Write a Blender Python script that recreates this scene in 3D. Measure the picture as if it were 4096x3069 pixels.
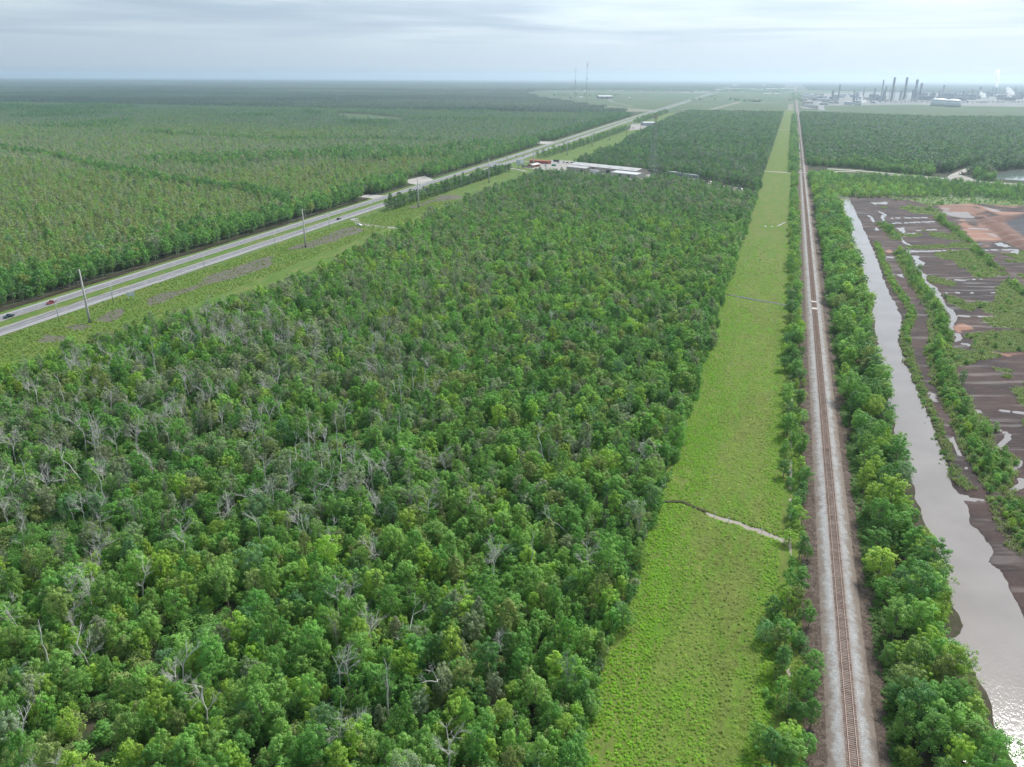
import bpy, math, random
import numpy as np
from mathutils import Matrix, Vector

for _o in list(bpy.data.objects):
    bpy.data.objects.remove(_o)
SC = bpy.context.scene
C = SC.collection
rnd = random.Random(7)
R = math.radians

# ------------------------------------------------------------------ camera
# Metres. +Y runs along the railway (its centre line is x = 26), the drone
# hovers 120 m above the grass right of way.
YAW, PITCH, ROLL = R(-18.632), R(21.626), R(0.2658)
CAM = np.array([0.0, 0.0, 120.0])
fwd = np.array([math.sin(YAW)*math.cos(PITCH), math.cos(YAW)*math.cos(PITCH), -math.sin(PITCH)])
r0 = np.array([math.cos(YAW), -math.sin(YAW), 0.0])
u0 = np.cross(r0, fwd)
RT = math.cos(ROLL)*r0 + math.sin(ROLL)*u0
UP = -math.sin(ROLL)*r0 + math.cos(ROLL)*u0
cd = bpy.data.cameras.new('camera')
cam = bpy.data.objects.new('camera', cd)
C.objects.link(cam)
cam.matrix_world = Matrix(((RT[0], UP[0], -fwd[0], CAM[0]), (RT[1], UP[1], -fwd[1], CAM[1]),
                           (RT[2], UP[2], -fwd[2], CAM[2]), (0, 0, 0, 1)))
cd.sensor_fit = 'HORIZONTAL'
cd.sensor_width = 36.0
cd.lens = 36.0*3100/4096
cd.clip_start = 1.0
cd.clip_end = 120000.0
SC.camera = cam

# ------------------------------------------------------------------ light
SUN_AZ, SUN_EL = R(22.0), R(45.0)          # seen in the glitter on the canal
sun_dir = Vector((math.sin(SUN_AZ)*math.cos(SUN_EL), math.cos(SUN_AZ)*math.cos(SUN_EL), math.sin(SUN_EL)))
sl = bpy.data.lights.new('sun', 'SUN')
sl.energy = 1.5
sl.angle = R(10.0)
sl.color = (1.0, 0.96, 0.9)
so = bpy.data.objects.new('sun', sl)
so.rotation_euler = (-sun_dir).to_track_quat('-Z', 'Y').to_euler()
C.objects.link(so)


class NT:
    """small helper around a node tree"""
    def __init__(s, tree):
        s.t = tree
        tree.nodes.clear()

    def n(s, kind, **kw):
        nd = s.t.nodes.new(kind)
        for k, v in kw.items():
            setattr(nd, k, v)
        return nd

    def put(s, sock, v):
        if isinstance(v, bpy.types.NodeSocket):
            s.t.links.new(v, sock)
        elif v is not None:
            if isinstance(v, (tuple, list)) and len(v) == 3 and sock.type == 'RGBA':
                v = (*v, 1.0)
            sock.default_value = v

    def math(s, op, a, b=None, c=None):
        nd = s.n('ShaderNodeMath', operation=op)
        for i, v in enumerate((a, b, c)):
            s.put(nd.inputs[i], v)
        return nd.outputs[0]

    def vmath(s, op, a, b=None):
        nd = s.n('ShaderNodeVectorMath', operation=op)
        s.put(nd.inputs[0], a)
        if b is not None:
            s.put(nd.inputs[1], b)
        return nd.outputs['Value'] if op in ('DOT_PRODUCT', 'LENGTH') else nd.outputs[0]

    def mix(s, f, a, b, mode='MIX'):
        nd = s.n('ShaderNodeMix', data_type='RGBA', blend_type=mode)
        s.put(nd.inputs[0], f)
        s.put(nd.inputs[6], a)
        s.put(nd.inputs[7], b)
        return nd.outputs[2]

    def ramp(s, f, lo, hi):
        nd = s.n('ShaderNodeMapRange', interpolation_type='SMOOTHSTEP')
        s.put(nd.inputs[0], f)
        nd.inputs[1].default_value = lo
        nd.inputs[2].default_value = hi
        return nd.outputs[0]

    def noise(s, vec, scale, detail=3.0, rough=0.55, dist=0.0):
        nd = s.n('ShaderNodeTexNoise')
        s.put(nd.inputs['Vector'], vec)
        nd.inputs['Scale'].default_value = scale
        nd.inputs['Detail'].default_value = detail
        nd.inputs['Roughness'].default_value = rough
        nd.inputs['Distortion'].default_value = dist
        return nd.outputs['Fac']

    def pos(s):
        return s.n('ShaderNodeNewGeometry').outputs['Position']

    def mul(s, v, k):
        return s.vmath('MULTIPLY', v, k)

    def attr(s, name, kind='GEOMETRY'):
        nd = s.n('ShaderNodeAttribute', attribute_type=kind, attribute_name=name)
        return nd


# ------------------------------------------------------------------ sky: a thin grey cloud deck over a clear sky
w = bpy.data.worlds.new('World')
SC.world = w
w.use_nodes = True
N = NT(w.node_tree)
tc = N.n('ShaderNodeTexCoord').outputs['Generated']
d = N.vmath('NORMALIZE', tc)
sep = N.n('ShaderNodeSeparateXYZ')
N.put(sep.inputs[0], d)
el = N.math('MAXIMUM', sep.outputs[2], 0.035)
comb = N.n('ShaderNodeCombineXYZ')
N.put(comb.inputs[0], N.math('DIVIDE', sep.outputs[0], el))
N.put(comb.inputs[1], N.math('DIVIDE', sep.outputs[1], el))
plane = comb.outputs[0]                      # a point on the cloud deck, in units of its height
broad = N.noise(plane, 0.12, 4, 0.5, 0.8)
fine = N.noise(plane, 0.42, 5, 0.6, 0.5)
dens = N.math('ADD', N.math('MULTIPLY', broad, 0.78), N.math('MULTIPLY', fine, 0.22))
clear = N.ramp(sep.outputs[2], 0.015, 0.085)
dens = N.math('ADD', 0.5, N.math('MULTIPLY', N.math('SUBTRACT', dens, 0.5), clear))
lightf = N.ramp(dens, 0.39, 0.63)
toward = N.math('POWER', N.math('MAXIMUM', N.vmath('DOT_PRODUCT', d, tuple(sun_dir)), 0.0), 2.0)
base = N.mix(lightf, (2.45, 3.25, 4.15), (4.3, 5.05, 5.6))
glow = N.math('ADD', 0.80, N.math('MULTIPLY', toward, 0.75))
base = N.mix(1.0, base, glow, 'MULTIPLY')
sky = N.n('ShaderNodeTexSky', sky_type='NISHITA')
sky.sun_disc = False
sky.sun_elevation = SUN_EL
sky.sun_rotation = SUN_AZ
sky.air_density = 1.0
sky.dust_density = 3.0
sky.altitude = 120
col = N.mix(0.86, sky.outputs[0], base)
bg = N.n('ShaderNodeBackground')
N.put(bg.inputs[0], col)
bg.inputs[1].default_value = 0.054
wo = N.n('ShaderNodeOutputWorld')
N.put(wo.inputs[0], bg.outputs[0])

vs = SC.view_settings
vs.view_transform = 'Standard'
vs.look = 'None'
vs.gamma = 1.0
vs.use_curve_mapping = False
vs.exposure = 1.8
SC.render.engine = 'CYCLES'
cy = SC.cycles
cy.max_bounces = 6
cy.diffuse_bounces = 4
cy.glossy_bounces = 2
cy.transmission_bounces = 3
cy.transparent_max_bounces = 6
cy.volume_bounces = 1
cy.caustics_reflective = False
cy.caustics_refractive = False
cy.use_denoising = True
cy.sample_clamp_indirect = 6.0
cy.use_adaptive_sampling = True
cy.adaptive_threshold = 0.015


# ------------------------------------------------------------------ naming and mesh helpers
def tag(o, label=None, cat=None, group=None, kind=None):
    if label: o['label'] = label
    if cat: o['category'] = cat
    if group: o['group'] = group
    if kind: o['kind'] = kind
    return o


def image_xy(p):
    v = np.asarray(p, float) - CAM
    z = v @ fwd
    return 0.5 + 3100*(v @ RT)/z/4096, 0.5 - 3100*(v @ UP)/z/3069


PENDING = []                                  # things whose label gets its ordinal at the very end


def later(o, label, cat, group=None):
    o['category'] = cat
    if group: o['group'] = group
    PENDING.append((label, o))
    return o


def ordinal(n):
    words = 'first second third fourth fifth sixth seventh eighth ninth tenth eleventh twelfth'.split()
    if n < 12: return words[n]
    k = n + 1
    suf = 'th' if 10 <= k % 100 <= 20 else {1: 'st', 2: 'nd', 3: 'rd'}.get(k % 10, 'th')
    return '%d%s' % (k, suf)


def empty(name, loc, rz=0.0):
    o = bpy.data.objects.new(name, None)
    o.empty_display_size = 0.5
    o.location = loc
    o.rotation_euler = (0, 0, rz)
    C.objects.link(o)
    return o


def np_mesh(name, V, F, mats=(), mat_idx=None, smooth=False, normals=None, attrs=None):
    """V (n,3); F list of integer arrays, each (m,3) or (m,4)"""
    me = bpy.data.meshes.new(name)
    V = np.asarray(V, np.float32)
    F = [np.asarray(f, np.int32) for f in F if len(f)]
    if normals is not None:                       # wind every leaf so that it faces its shading normal
        for k, f in enumerate(F):
            gn = np.cross(V[f[:, 1]] - V[f[:, 0]], V[f[:, 2]] - V[f[:, 0]])
            bad = (gn*np.asarray(normals)[f[:, 0]]).sum(1) < 0
            F[k] = np.where(bad[:, None], f[:, ::-1], f)
    me.vertices.add(len(V))
    me.vertices.foreach_set('co', V.ravel())
    loops = np.concatenate([f.ravel() for f in F])
    sizes = np.concatenate([np.full(len(f), f.shape[1], np.int32) for f in F])
    starts = np.concatenate([[0], np.cumsum(sizes)[:-1]]).astype(np.int32)
    me.loops.add(len(loops))
    me.loops.foreach_set('vertex_index', loops)
    me.polygons.add(len(sizes))
    me.polygons.foreach_set('loop_start', starts)
    if mat_idx is not None:
        me.polygons.foreach_set('material_index', np.asarray(mat_idx, np.int32))
    for m in mats: me.materials.append(m)
    me.update(calc_edges=True)
    if smooth:
        me.polygons.foreach_set('use_smooth', np.ones(len(sizes), bool))
    if normals is not None:
        me.normals_split_custom_set_from_vertices([tuple(v) for v in normals.tolist()])
    for k, a in (attrs or {}).items():
        a = np.asarray(a, np.float32)
        kind = 'FLOAT' if a.ndim == 1 else 'FLOAT_VECTOR'
        at = me.attributes.new(k, kind, 'POINT')
        at.data.foreach_set('value' if a.ndim == 1 else 'vector', a.ravel())
    return me


def obj(name, me, parent=None, loc=None, rz=None):
    o = bpy.data.objects.new(name, me)
    C.objects.link(o)
    if parent: o.parent = parent
    if loc is not None: o.location = loc
    if rz is not None: o.rotation_euler = (0, 0, rz)
    return o


class MB:
    """collects simple shapes into one mesh"""
    def __init__(s):
        s.v, s.f = [], []

    def add(s, vs_, fs_):
        k = len(s.v)
        s.v += [tuple(p) for p in vs_]
        s.f += [tuple(i + k for i in q) for q in fs_]
        return s

    def box(s, c, sz, rz=0.0, taper=1.0):
        x, y, z = sz[0]/2, sz[1]/2, sz[2]/2
        ca, sa = math.cos(rz), math.sin(rz)
        out = []
        for k, t in ((-z, 1.0), (z, taper)):
            for a, b in ((-x, -y), (x, -y), (x, y), (-x, y)):
                a, b = a*t, b*t
                out.append((c[0] + a*ca - b*sa, c[1] + a*sa + b*ca, c[2] + k))
        return s.add(out, [(3, 2, 1, 0), (4, 5, 6, 7), (0, 1, 5, 4), (1, 2, 6, 5), (2, 3, 7, 6), (3, 0, 4, 7)])

    def tube(s, p, q, ra, rb=None, n=8, cap=True):
        rb = ra if rb is None else rb
        p, q = np.array(p, float), np.array(q, float)
        ax = q - p
        ax = ax/(np.linalg.norm(ax) + 1e-9)
        h = np.array([1.0, 0, 0]) if abs(ax[0]) < 0.8 else np.array([0, 1.0, 0])
        a = np.cross(ax, h); a /= np.linalg.norm(a)
        b = np.cross(ax, a)
        out = []
        for c, r in ((p, ra), (q, rb)):
            for i in range(n):
                t = 2*math.pi*i/n
                out.append(c + r*(math.cos(t)*a + math.sin(t)*b))
        fs = [(i, (i + 1) % n, n + (i + 1) % n, n + i) for i in range(n)]
        if cap: fs += [tuple(range(n))[::-1], tuple(range(n, 2*n))]
        return s.add(out, fs)

    def path(s, pts, r, n=5):
        for i in range(len(pts) - 1):
            ra = r[i] if hasattr(r, '__len__') else r
            rb = r[i + 1] if hasattr(r, '__len__') else r
            s.tube(pts[i], pts[i + 1], ra, rb, n, cap=(i in (0, len(pts) - 2)))
        return s

    def lathe(s, c, prof, n=20):
        out, fs = [], []
        for r, z in prof:
            for i in range(n):
                t = 2*math.pi*i/n
                out.append((c[0] + r*math.cos(t), c[1] + r*math.sin(t), c[2] + z))
        for k in range(len(prof) - 1):
            for i in range(n):
                j = (i + 1) % n
                fs.append((k*n + i, k*n + j, (k + 1)*n + j, (k + 1)*n + i))
        fs += [tuple(range(n))[::-1], tuple(range((len(prof) - 1)*n, len(prof)*n))]
        return s.add(out, fs)

    def extrude(s, prof, y0, y1, inset=0.0):
        """prof: (x, z) outline, extruded along y"""
        n = len(prof)
        out = [(x, y0, z) for x, z in prof] + [(x, y1, z) for x, z in prof]
        fs = [(i, (i + 1) % n, n + (i + 1) % n, n + i) for i in range(n)]
        return s.add(out, fs + [tuple(range(n))[::-1], tuple(range(n, 2*n))])

    def build(s, name, m, parent=None, loc=None, rz=None, smooth=False):
        me = bpy.data.meshes.new(name)
        me.from_pydata(s.v, [], s.f)
        me.materials.append(m)
        if smooth:
            me.polygons.foreach_set('use_smooth', np.ones(len(me.polygons), bool))
        me.update()
        return obj(name, me, parent, loc, rz)


def copy_tree(o, loc=None, rz=None, parent=None, scale=None):
    c = o.copy()
    C.objects.link(c)
    c.parent = parent
    if loc is not None: c.location = loc
    if rz is not None: c.rotation_euler = (0, 0, rz)
    if scale is not None: c.scale = scale
    for k in list(o.children):
        copy_tree(k, parent=c)
    return c


# ------------------------------------------------------------------ numpy noise and plane geometry
def vnoise(x, y, seed=0):
    x = np.asarray(x, float); y = np.asarray(y, float)
    xi, yi = np.floor(x).astype(np.int64), np.floor(y).astype(np.int64)
    fx, fy = x - xi, y - yi
    fx, fy = fx*fx*(3 - 2*fx), fy*fy*(3 - 2*fy)

    def h(a, b):
        v = (a*374761393 + b*668265263 + seed*1442695041) & 0xffffffff
        v = ((v ^ (v >> 13))*1274126177) & 0xffffffff
        return ((v ^ (v >> 16)) & 0xffff)/65535.0
    return ((h(xi, yi)*(1 - fx) + h(xi + 1, yi)*fx)*(1 - fy) + (h(xi, yi + 1)*(1 - fx) + h(xi + 1, yi + 1)*fx)*fy)


def fbm(x, y, seed=0, oct_=4):
    a, t, k = 0.5, 0.0, 1.0
    for i in range(oct_):
        t = t + a*vnoise(np.asarray(x)*k, np.asarray(y)*k, seed + i*17)
        k *= 2.03; a *= 0.5
    return t/(1 - 0.5**oct_)


def sstep(a, b, x):
    t = np.clip((x - a)/(b - a), 0, 1)
    return t*t*(3 - 2*t)


def in_poly(x, y, poly):
    p = np.array(poly)
    r = np.zeros(x.shape, bool)
    m = (x >= p[:, 0].min()) & (x <= p[:, 0].max()) & (y >= p[:, 1].min()) & (y <= p[:, 1].max())
    if not m.any(): return r
    xs, ys = x[m], y[m]
    res = np.zeros(xs.shape, bool)
    for i in range(len(p)):
        x1, y1 = p[i]; x2, y2 = p[(i + 1) % len(p)]
        c = ((y1 > ys) != (y2 > ys)) & (xs < (x2 - x1)*(ys - y1)/((y2 - y1) if y2 != y1 else 1e-9) + x1)
        res ^= c
    r[m] = res
    return r


def poly_dist(x, y, line):
    best = np.full(np.shape(x), 1e9)
    for (x1, y1), (x2, y2) in zip(line[:-1], line[1:]):
        dx, dy = x2 - x1, y2 - y1
        t = np.clip(((x - x1)*dx + (y - y1)*dy)/(dx*dx + dy*dy + 1e-9), 0, 1)
        best = np.minimum(best, np.hypot(x - x1 - t*dx, y - y1 - t*dy))
    return best


# ------------------------------------------------------------------ materials
def new_mat(name):
    m = bpy.data.materials.new(name)
    m.use_nodes = True
    return m, NT(m.node_tree)


def finish(N, shader, disp=None):
    o = N.n('ShaderNodeOutputMaterial')
    N.put(o.inputs[0], shader)


def principled(N, col, rough=0.8, spec=0.3, metal=0.0, normal=None):
    p = N.n('ShaderNodeBsdfPrincipled')
    N.put(p.inputs['Base Color'], col)
    N.put(p.inputs['Roughness'], rough)
    N.put(p.inputs['Metallic'], metal)
    N.put(p.inputs['Specular IOR Level'], spec)
    if normal is not None: N.put(p.inputs['Normal'], normal)
    return p.outputs[0]


def bump(N, h, dist, strength=0.6):
    b = N.n('ShaderNodeBump')
    N.put(b.inputs['Height'], h)
    b.inputs['Distance'].default_value = dist
    b.inputs['Strength'].default_value = strength
    return b.outputs[0]


def plain(name, col, rough=0.7, var=0.25, scale=0.8, metal=0.0, spec=0.3, dirt=None):
    m, N = new_mat(name)
    p = N.pos()
    f = N.noise(p, scale, 4, 0.6)
    c = N.mix(f, tuple(v*(1 - var) for v in col), tuple(min(1, v*(1 + var)) for v in col))
    if dirt:
        c = N.mix(N.math('MULTIPLY', N.ramp(N.noise(p, scale*0.35, 5, 0.65), 0.5, 0.72), 0.6), c, dirt)
    finish(N, principled(N, c, rough, spec, metal))
    return m


M = {}
for nm, col, ro, va, sc_, me_ in (
        ('asphalt', (.19, .186, .194), .85, .14, .25, 0), ('shoulder', (.275, .268, .262), .9, .12, .3, 0),
        ('concrete', (.42, .40, .37), .85, .15, .5, 0), ('white_line', (.62, .62, .6), .7, .12, 1.0, 0),
        ('yellow_line', (.42, .36, .2), .7, .2, 1.0, 0), ('gravel', (.36, .335, .305), .95, .2, .6, 0),
        ('dirt_track', (.33, .26, .21), .95, .2, .4, 0), ('weathered_steel', (.47, .445, .415), .75, .18, .6, .2),
        ('galvanised', (.50, .53, .55), .5, .1, .8, .5), ('dark_metal', (.06, .06, .065), .6, .2, 1.0, .3),
        ('tyre', (.02, .02, .02), .9, .2, 3.0, 0), ('rim', (.45, .45, .47), .35, .1, 3.0, .8),
        ('roof_pale', (.44, .43, .415), .6, .1, .12, 0), ('roof_white', (.56, .56, .555), .55, .08, .1, 0),
        ('wall_beige', (.42, .36, .31), .8, .1, .3, 0), ('wall_grey', (.45, .47, .50), .8, .12, .3, 0),
        ('wall_cream', (.52, .48, .40), .8, .12, .3, 0), ('orange_wall', (.38, .115, .065), .7, .12, .4, 0),
        ('fence_wood', (.34, .28, .24), .9, .2, .8, 0), ('door_dark', (.08, .08, .09), .6, .2, 1.0, 0),
        ('roof_brown', (.22, .18, .16), .85, .2, .5, 0), ('roof_grey', (.26, .26, .27), .85, .2, .5, 0),
        ('tank_white', (.70, .71, .71), .5, .06, .05, 0), ('process_steel', (.25, .26, .28), .6, .25, .08, .3),
        ('process_dark', (.32, .33, .36), .65, .25, .08, .2), ('process_blue', (.16, .21, .27), .6, .2, .08, .1),
        ('process_light', (.36, .36, .365), .6, .2, .06, .1), ('wire', (.07, .07, .075), .6, .1, 1.0, .3),
        ('tower_steel', (.33, .34, .35), .6, .15, .4, .4), ('antenna', (.45, .36, .22), .7, .2, 1.0, 0),
        ('paint_red', (.28, .02, .03), .3, .08, 2.0, .1), ('paint_blue', (.02, .045, .06), .3, .1, 2.0, .1),
        ('paint_black', (.025, .025, .03), .3, .1, 2.0, .1), ('paint_white', (.72, .73, .74), .3, .05, 2.0, 0),
        ('paint_silver', (.45, .46, .48), .3, .05, 2.0, .5), ('glass', (.03, .04, .05), .1, .1, 1.0, 0),
        ('lamp_lens', (.75, .72, .66), .25, .05, 1.0, 0), ('tail_lens', (.35, .02, .02), .3, .05, 1.0, 0),
        ('orange_sign', (.85, .12, .04), .6, .05, 1.0, 0), ('sign_white', (.72, .75, .76), .5, .05, .6, 0),
        ('sign_blue', (.30, .40, .50), .5, .05, .6, 0), ('sign_ink', (.16, .19, .23), .6, .05, .6, 0),
        ('box_green', (.03, .24, .16), .7, .1, .6, 0), ('rail_steel', (.24, .175, .15), .5, .2, 1.2, .3),
        ('pale_panel', (.50, .46, .42), .85, .12, 1.5, 0), ('stake', (.72, .71, .68), .7, .06, 2.0, 0),
        ('machine', (.28, .14, .06), .6, .2, 1.0, .1)):
    M[nm] = plain(nm, col, ro, va, sc_, me_)


def ground_mix(name, cols, scales, rough=0.95, stretch=(1, 1, 1), bd=0.12):
    """several soil or leaf colours mixed by broad and fine noise"""
    m, N = new_mat(name)
    p = N.mul(N.pos(), stretch)
    a = N.ramp(N.noise(p, scales[0], 5, 0.6, 0.4), 0.38, 0.62)
    b = N.ramp(N.noise(p, scales[1], 5, 0.65), 0.40, 0.62)
    fine = N.noise(p, scales[2], 4, 0.7)
    c = N.mix(a, cols[0], cols[1])
    c = N.mix(b, c, cols[2])
    c = N.mix(N.ramp(fine, 0.3, 0.75), N.mix(0.35, c, (0.02, 0.02, 0.015)), c)
    finish(N, principled(N, c, rough, 0.15, normal=bump(N, fine, bd)))
    return m


M['forest_floor'] = ground_mix('forest_floor', ((.050, .052, .026), (.075, .062, .040), (.040, .062, .022)), (.05, .3, 1.6))
M['verge'] = ground_mix('verge', ((.12, .205, .035), (.175, .205, .055), (.09, .175, .028)), (.045, .16, .9), stretch=(1.6, .6, 1), bd=.25)
M['strip_grass'] = ground_mix('strip_grass', ((.10, .205, .016), (.165, .21, .045), (.135, .175, .036)), (.05, .2, 1.1), stretch=(1.8, .55, 1), bd=.2)
M['field'] = ground_mix('field', ((.055, .125, .04), (.085, .145, .048), (.085, .115, .05)), (.004, .015, .05), stretch=(1, .4, 1))
M['field_bare'] = ground_mix('field_bare', ((.27, .24, .19), (.22, .21, .16), (.2, .21, .13)), (.01, .05, .3))
M['bare_brush'] = ground_mix('bare_brush', ((.145, .128, .115), (.185, .165, .148), (.13, .135, .075)), (.12, .5, 1.5), bd=.3)
M['rail_brush'] = ground_mix('rail_brush', ((.135, .098, .078), (.19, .15, .125), (.10, .075, .06)), (.15, .7, 2.6), bd=.25)
M['yard'] = ground_mix('yard', ((.38, .35, .31), (.32, .29, .25), (.42, .40, .37)), (.03, .12, .8))
M['wet_bank'] = ground_mix('wet_bank', ((.07, .055, .04), (.095, .075, .055), (.05, .06, .025)), (.08, .4, 1.8))
M['rough_grass'] = ground_mix('rough_grass', ((.09, .14, .04), (.15, .16, .07), (.075, .11, .035)), (.04, .15, .6), bd=.3)
M['plant_yard'] = ground_mix('plant_yard', ((.25, .25, .24), (.20, .20, .20), (.30, .29, .27)), (.006, .02, .1))

# ballast: crushed grey stone with rusty dust beside the rails
m, N = new_mat('ballast')
p = N.pos()
vo = N.n('ShaderNodeTexVoronoi')
N.put(vo.inputs['Vector'], p)
vo.inputs['Scale'].default_value = 5.5
sepx = N.n('ShaderNodeSeparateXYZ')
N.put(sepx.inputs[0], p)
side = N.math('ABSOLUTE', N.math('SUBTRACT', sepx.outputs[0], 26.0))
stone = N.mix(vo.outputs['Color'], (.21, .206, .201), (.415, .408, .40))
stone = N.mix(N.ramp(N.noise(p, .35, 5, .65), .45, .7), stone, (.235, .215, .20))
stone = N.mix(N.math('MULTIPLY', N.ramp(N.noise(N.mul(p, (1, .25, 1)), .22, 5, .7), .54, .70), .4), stone, (.22, .18, .15))
rust = N.math('MULTIPLY', N.ramp(side, 2.1, 1.3), 0.85)
stone = N.mix(N.math('MULTIPLY', rust, N.noise(p, 1.2, 3)), stone, (.20, .12, .085))
edge = N.ramp(N.math('ADD', side, N.math('MULTIPLY', N.noise(p, .45, 5, .7), 4.4)), 4.6, 6.2)
stone = N.mix(edge, stone, (.19, .155, .13))
finish(N, principled(N, stone, .95, .15, normal=bump(N, vo.outputs['Distance'], .06)))
M['ballast'] = m

# sleepers, each of its own shade
m, N = new_mat('sleeper')
oi = N.n('ShaderNodeObjectInfo')
f = N.noise(N.pos(), 2.5, 4, .6)
a = N.mix(oi.outputs['Random'], (.13, .085, .065), (.245, .175, .14))
finish(N, principled(N, N.mix(N.ramp(f, .3, .8), a, (.20, .135, .105)), .9, .15))
M['sleeper'] = m

# turbid water
def water(name, col, rough, bscale, bdist):
    m, N = new_mat(name)
    p = N.pos()
    f = N.noise(N.mul(p, (1.0, .7, 1.0)), bscale, 3, .6)
    big = N.noise(p, .05, 3)
    c = N.mix(N.ramp(big, .3, .7), col, tuple(v*.86 for v in col))
    finish(N, principled(N, c, rough, .18, normal=bump(N, f, bdist, .6)))
    return m


M['canal_water'] = water('canal_water', (.262, .235, .220), .10, 1.3, .05)
M['ditch_water'] = water('ditch_water', (.06, .045, .035), .05, 1.0, .01)
M['creek_water'] = water('creek_water', (.34, .29, .25), .08, 1.0, .01)
M['pond_water'] = water('pond_water', (.17, .20, .19), .06, .5, .02)

# red-black bauxite mud, orange clay, pale silt and thin green
m, N = new_mat('mud')
p = N.pos()
sp = N.n('ShaderNodeSeparateXYZ')
N.put(sp.inputs[0], p)
across = N.math('SUBTRACT', N.math('MULTIPLY', sp.outputs[1], .95), N.math('MULTIPLY', sp.outputs[0], .31))
along = N.math('ADD', N.math('MULTIPLY', sp.outputs[0], .95), N.math('MULTIPLY', sp.outputs[1], .31))
rows = N.n('ShaderNodeCombineXYZ')
N.put(rows.inputs[0], N.math('MULTIPLY', along, .13))
N.put(rows.inputs[1], across)
streak = N.noise(rows.outputs[0], .9, 4, .7)
wide = N.noise(p, .028, 4, .55)
fine = N.noise(p, 1.4, 5, .7)
c = N.mix(N.ramp(wide, .38, .62), (.046, .034, .034), (.09, .055, .048))
c = N.mix(N.math('MULTIPLY', N.ramp(streak, .44, .72), .6), c, (.125, .09, .082))
c = N.mix(N.ramp(fine, .35, .8), N.mix(.4, c, (.02, .016, .015)), c)
at = lambda k: N.attr(k).outputs['Fac']
wob = N.math('MULTIPLY', N.math('SUBTRACT', N.noise(rows.outputs[0], .5, 4, .65), .5), 1.3)
c = N.mix(N.math('MULTIPLY', N.ramp(N.math('ADD', at('clay'), wob), .3, 1.0), .88), c, N.mix(streak, (.20, .098, .07), (.41, .225, .15)))
c = N.mix(N.math('MULTIPLY', N.ramp(N.math('ADD', at('silt'), wob), .35, .9), .85), c, (.29, .27, .27))
c = N.mix(N.math('MULTIPLY', at('berm'), .9), c, N.mix(fine, (.12, .06, .045), (.21, .115, .085)))
c = N.mix(at('pit'), c, N.mix(fine, (.045, .045, .052), (.07, .07, .08)))
c = N.mix(N.math('MULTIPLY', N.ramp(N.math('ADD', at('green'), N.math('MULTIPLY', N.math('SUBTRACT', N.noise(p, .35, 5, .65), .5), 1.2)), .4, .8), .9), c,
          N.mix(N.noise(p, .25, 4), (.085, .15, .035), (.15, .195, .07)))
wet = N.ramp(N.noise(rows.outputs[0], .2, 3), .5, .66)
rough = N.math('SUBTRACT', .95, N.math('MULTIPLY', wet, .3))
finish(N, principled(N, c, rough, .22, normal=bump(N, N.math('ADD', N.math('MULTIPLY', streak, .7), N.math('MULTIPLY', fine, .35)), .18, .7)))
M['mud'] = m


# ------------------------------------------------------------------ large ground sheets
def strip(name, xl, xr, ys, z, mat, kind='structure', wob=0.0, zf=None, nx=1):
    """ribbon along y; xl and xr are functions of y"""
    ys = np.asarray(ys, float)
    a = np.array([xl(y) for y in ys]); b = np.array([xr(y) for y in ys])
    if wob:
        a = a + wob*(fbm(ys*.11, ys*0 + 3, 5) - .5)*2
        b = b + wob*(fbm(ys*.11, ys*0 + 9, 8) - .5)*2
    t = np.linspace(0, 1, nx + 1)
    X = a[:, None]*(1 - t) + b[:, None]*t
    Y = np.repeat(ys[:, None], nx + 1, 1)
    Z = np.full_like(X, z) if zf is None else zf(X, Y)
    V = np.stack([X, Y, Z], -1).reshape(-1, 3)
    i = np.arange(len(ys) - 1)[:, None]*(nx + 1) + np.arange(nx)[None]
    i = i.ravel()
    F = np.stack([i, i + 1, i + nx + 2, i + nx + 1], 1)
    o = obj(name, np_mesh(name, V, [F], [mat], smooth=True))
    if kind: o['kind'] = kind
    return o


def sheet(name, poly, z, mat, kind='structure', jit=0.0, seg=0.0):
    """flat polygon; jit and seg give it a ragged natural outline"""
    P = [np.array(q, float) for q in poly]
    if seg:
        out = []
        for i, a in enumerate(P):
            b = P[(i + 1) % len(P)]
            k = max(1, int(np.linalg.norm(b - a)/seg))
            for j in range(k):
                q = a + (b - a)*j/k
                out.append(q + jit*np.array([rnd.uniform(-1, 1), rnd.uniform(-1, 1)]))
        P = out
    me = bpy.data.meshes.new(name)
    me.from_pydata([(q[0], q[1], z) for q in P], [], [tuple(range(len(P)))])
    me.materials.append(mat)
    me.update()
    if me.polygons[0].normal.z < 0: me.flip_normals()
    o = obj(name, me)
    if kind: o['kind'] = kind
    return o


def geo_ys(y0, y1, s0, k):
    ys = [y0]
    while ys[-1] < y1:
        ys.append(min(y1, ys[-1] + s0 + k*(ys[-1] - y0)))
    return ys


G = 28000.0                                    # the flat disc ends where the curved earth would hide it
sheet('ground', [(G*math.cos(a), G*math.sin(a)) for a in np.arange(0, 2*math.pi, math.pi/96)], 0.0, M['forest_floor'])

HY = [-400, 300, 750, 1250, 2200, 3000, 5500, 11000, 16000]
HX = [-346, -372, -386, -405, -446, -477, -566, -772, -960]
hx = lambda y: float(np.interp(y, HY, HX))
EYY = [-400, 150, 237, 302, 328, 452, 511, 537, 669, 703, 835, 990]
EXX = [-305, -308, -300, -292, -275, -277, -284, -286, -300, -294, -298, -300]
wood_edge = lambda y: np.interp(y, EYY, EXX)           # west edge of the big wood
FYY = [1180, 1300, 1400, 1600, 1800, 2300, 3000]
FXX = [-285, -292, -280, -305, -312, -335, -350]
wood2_edge = lambda y: np.interp(y, FYY, FXX)          # the same edge beyond the industrial yard

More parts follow.
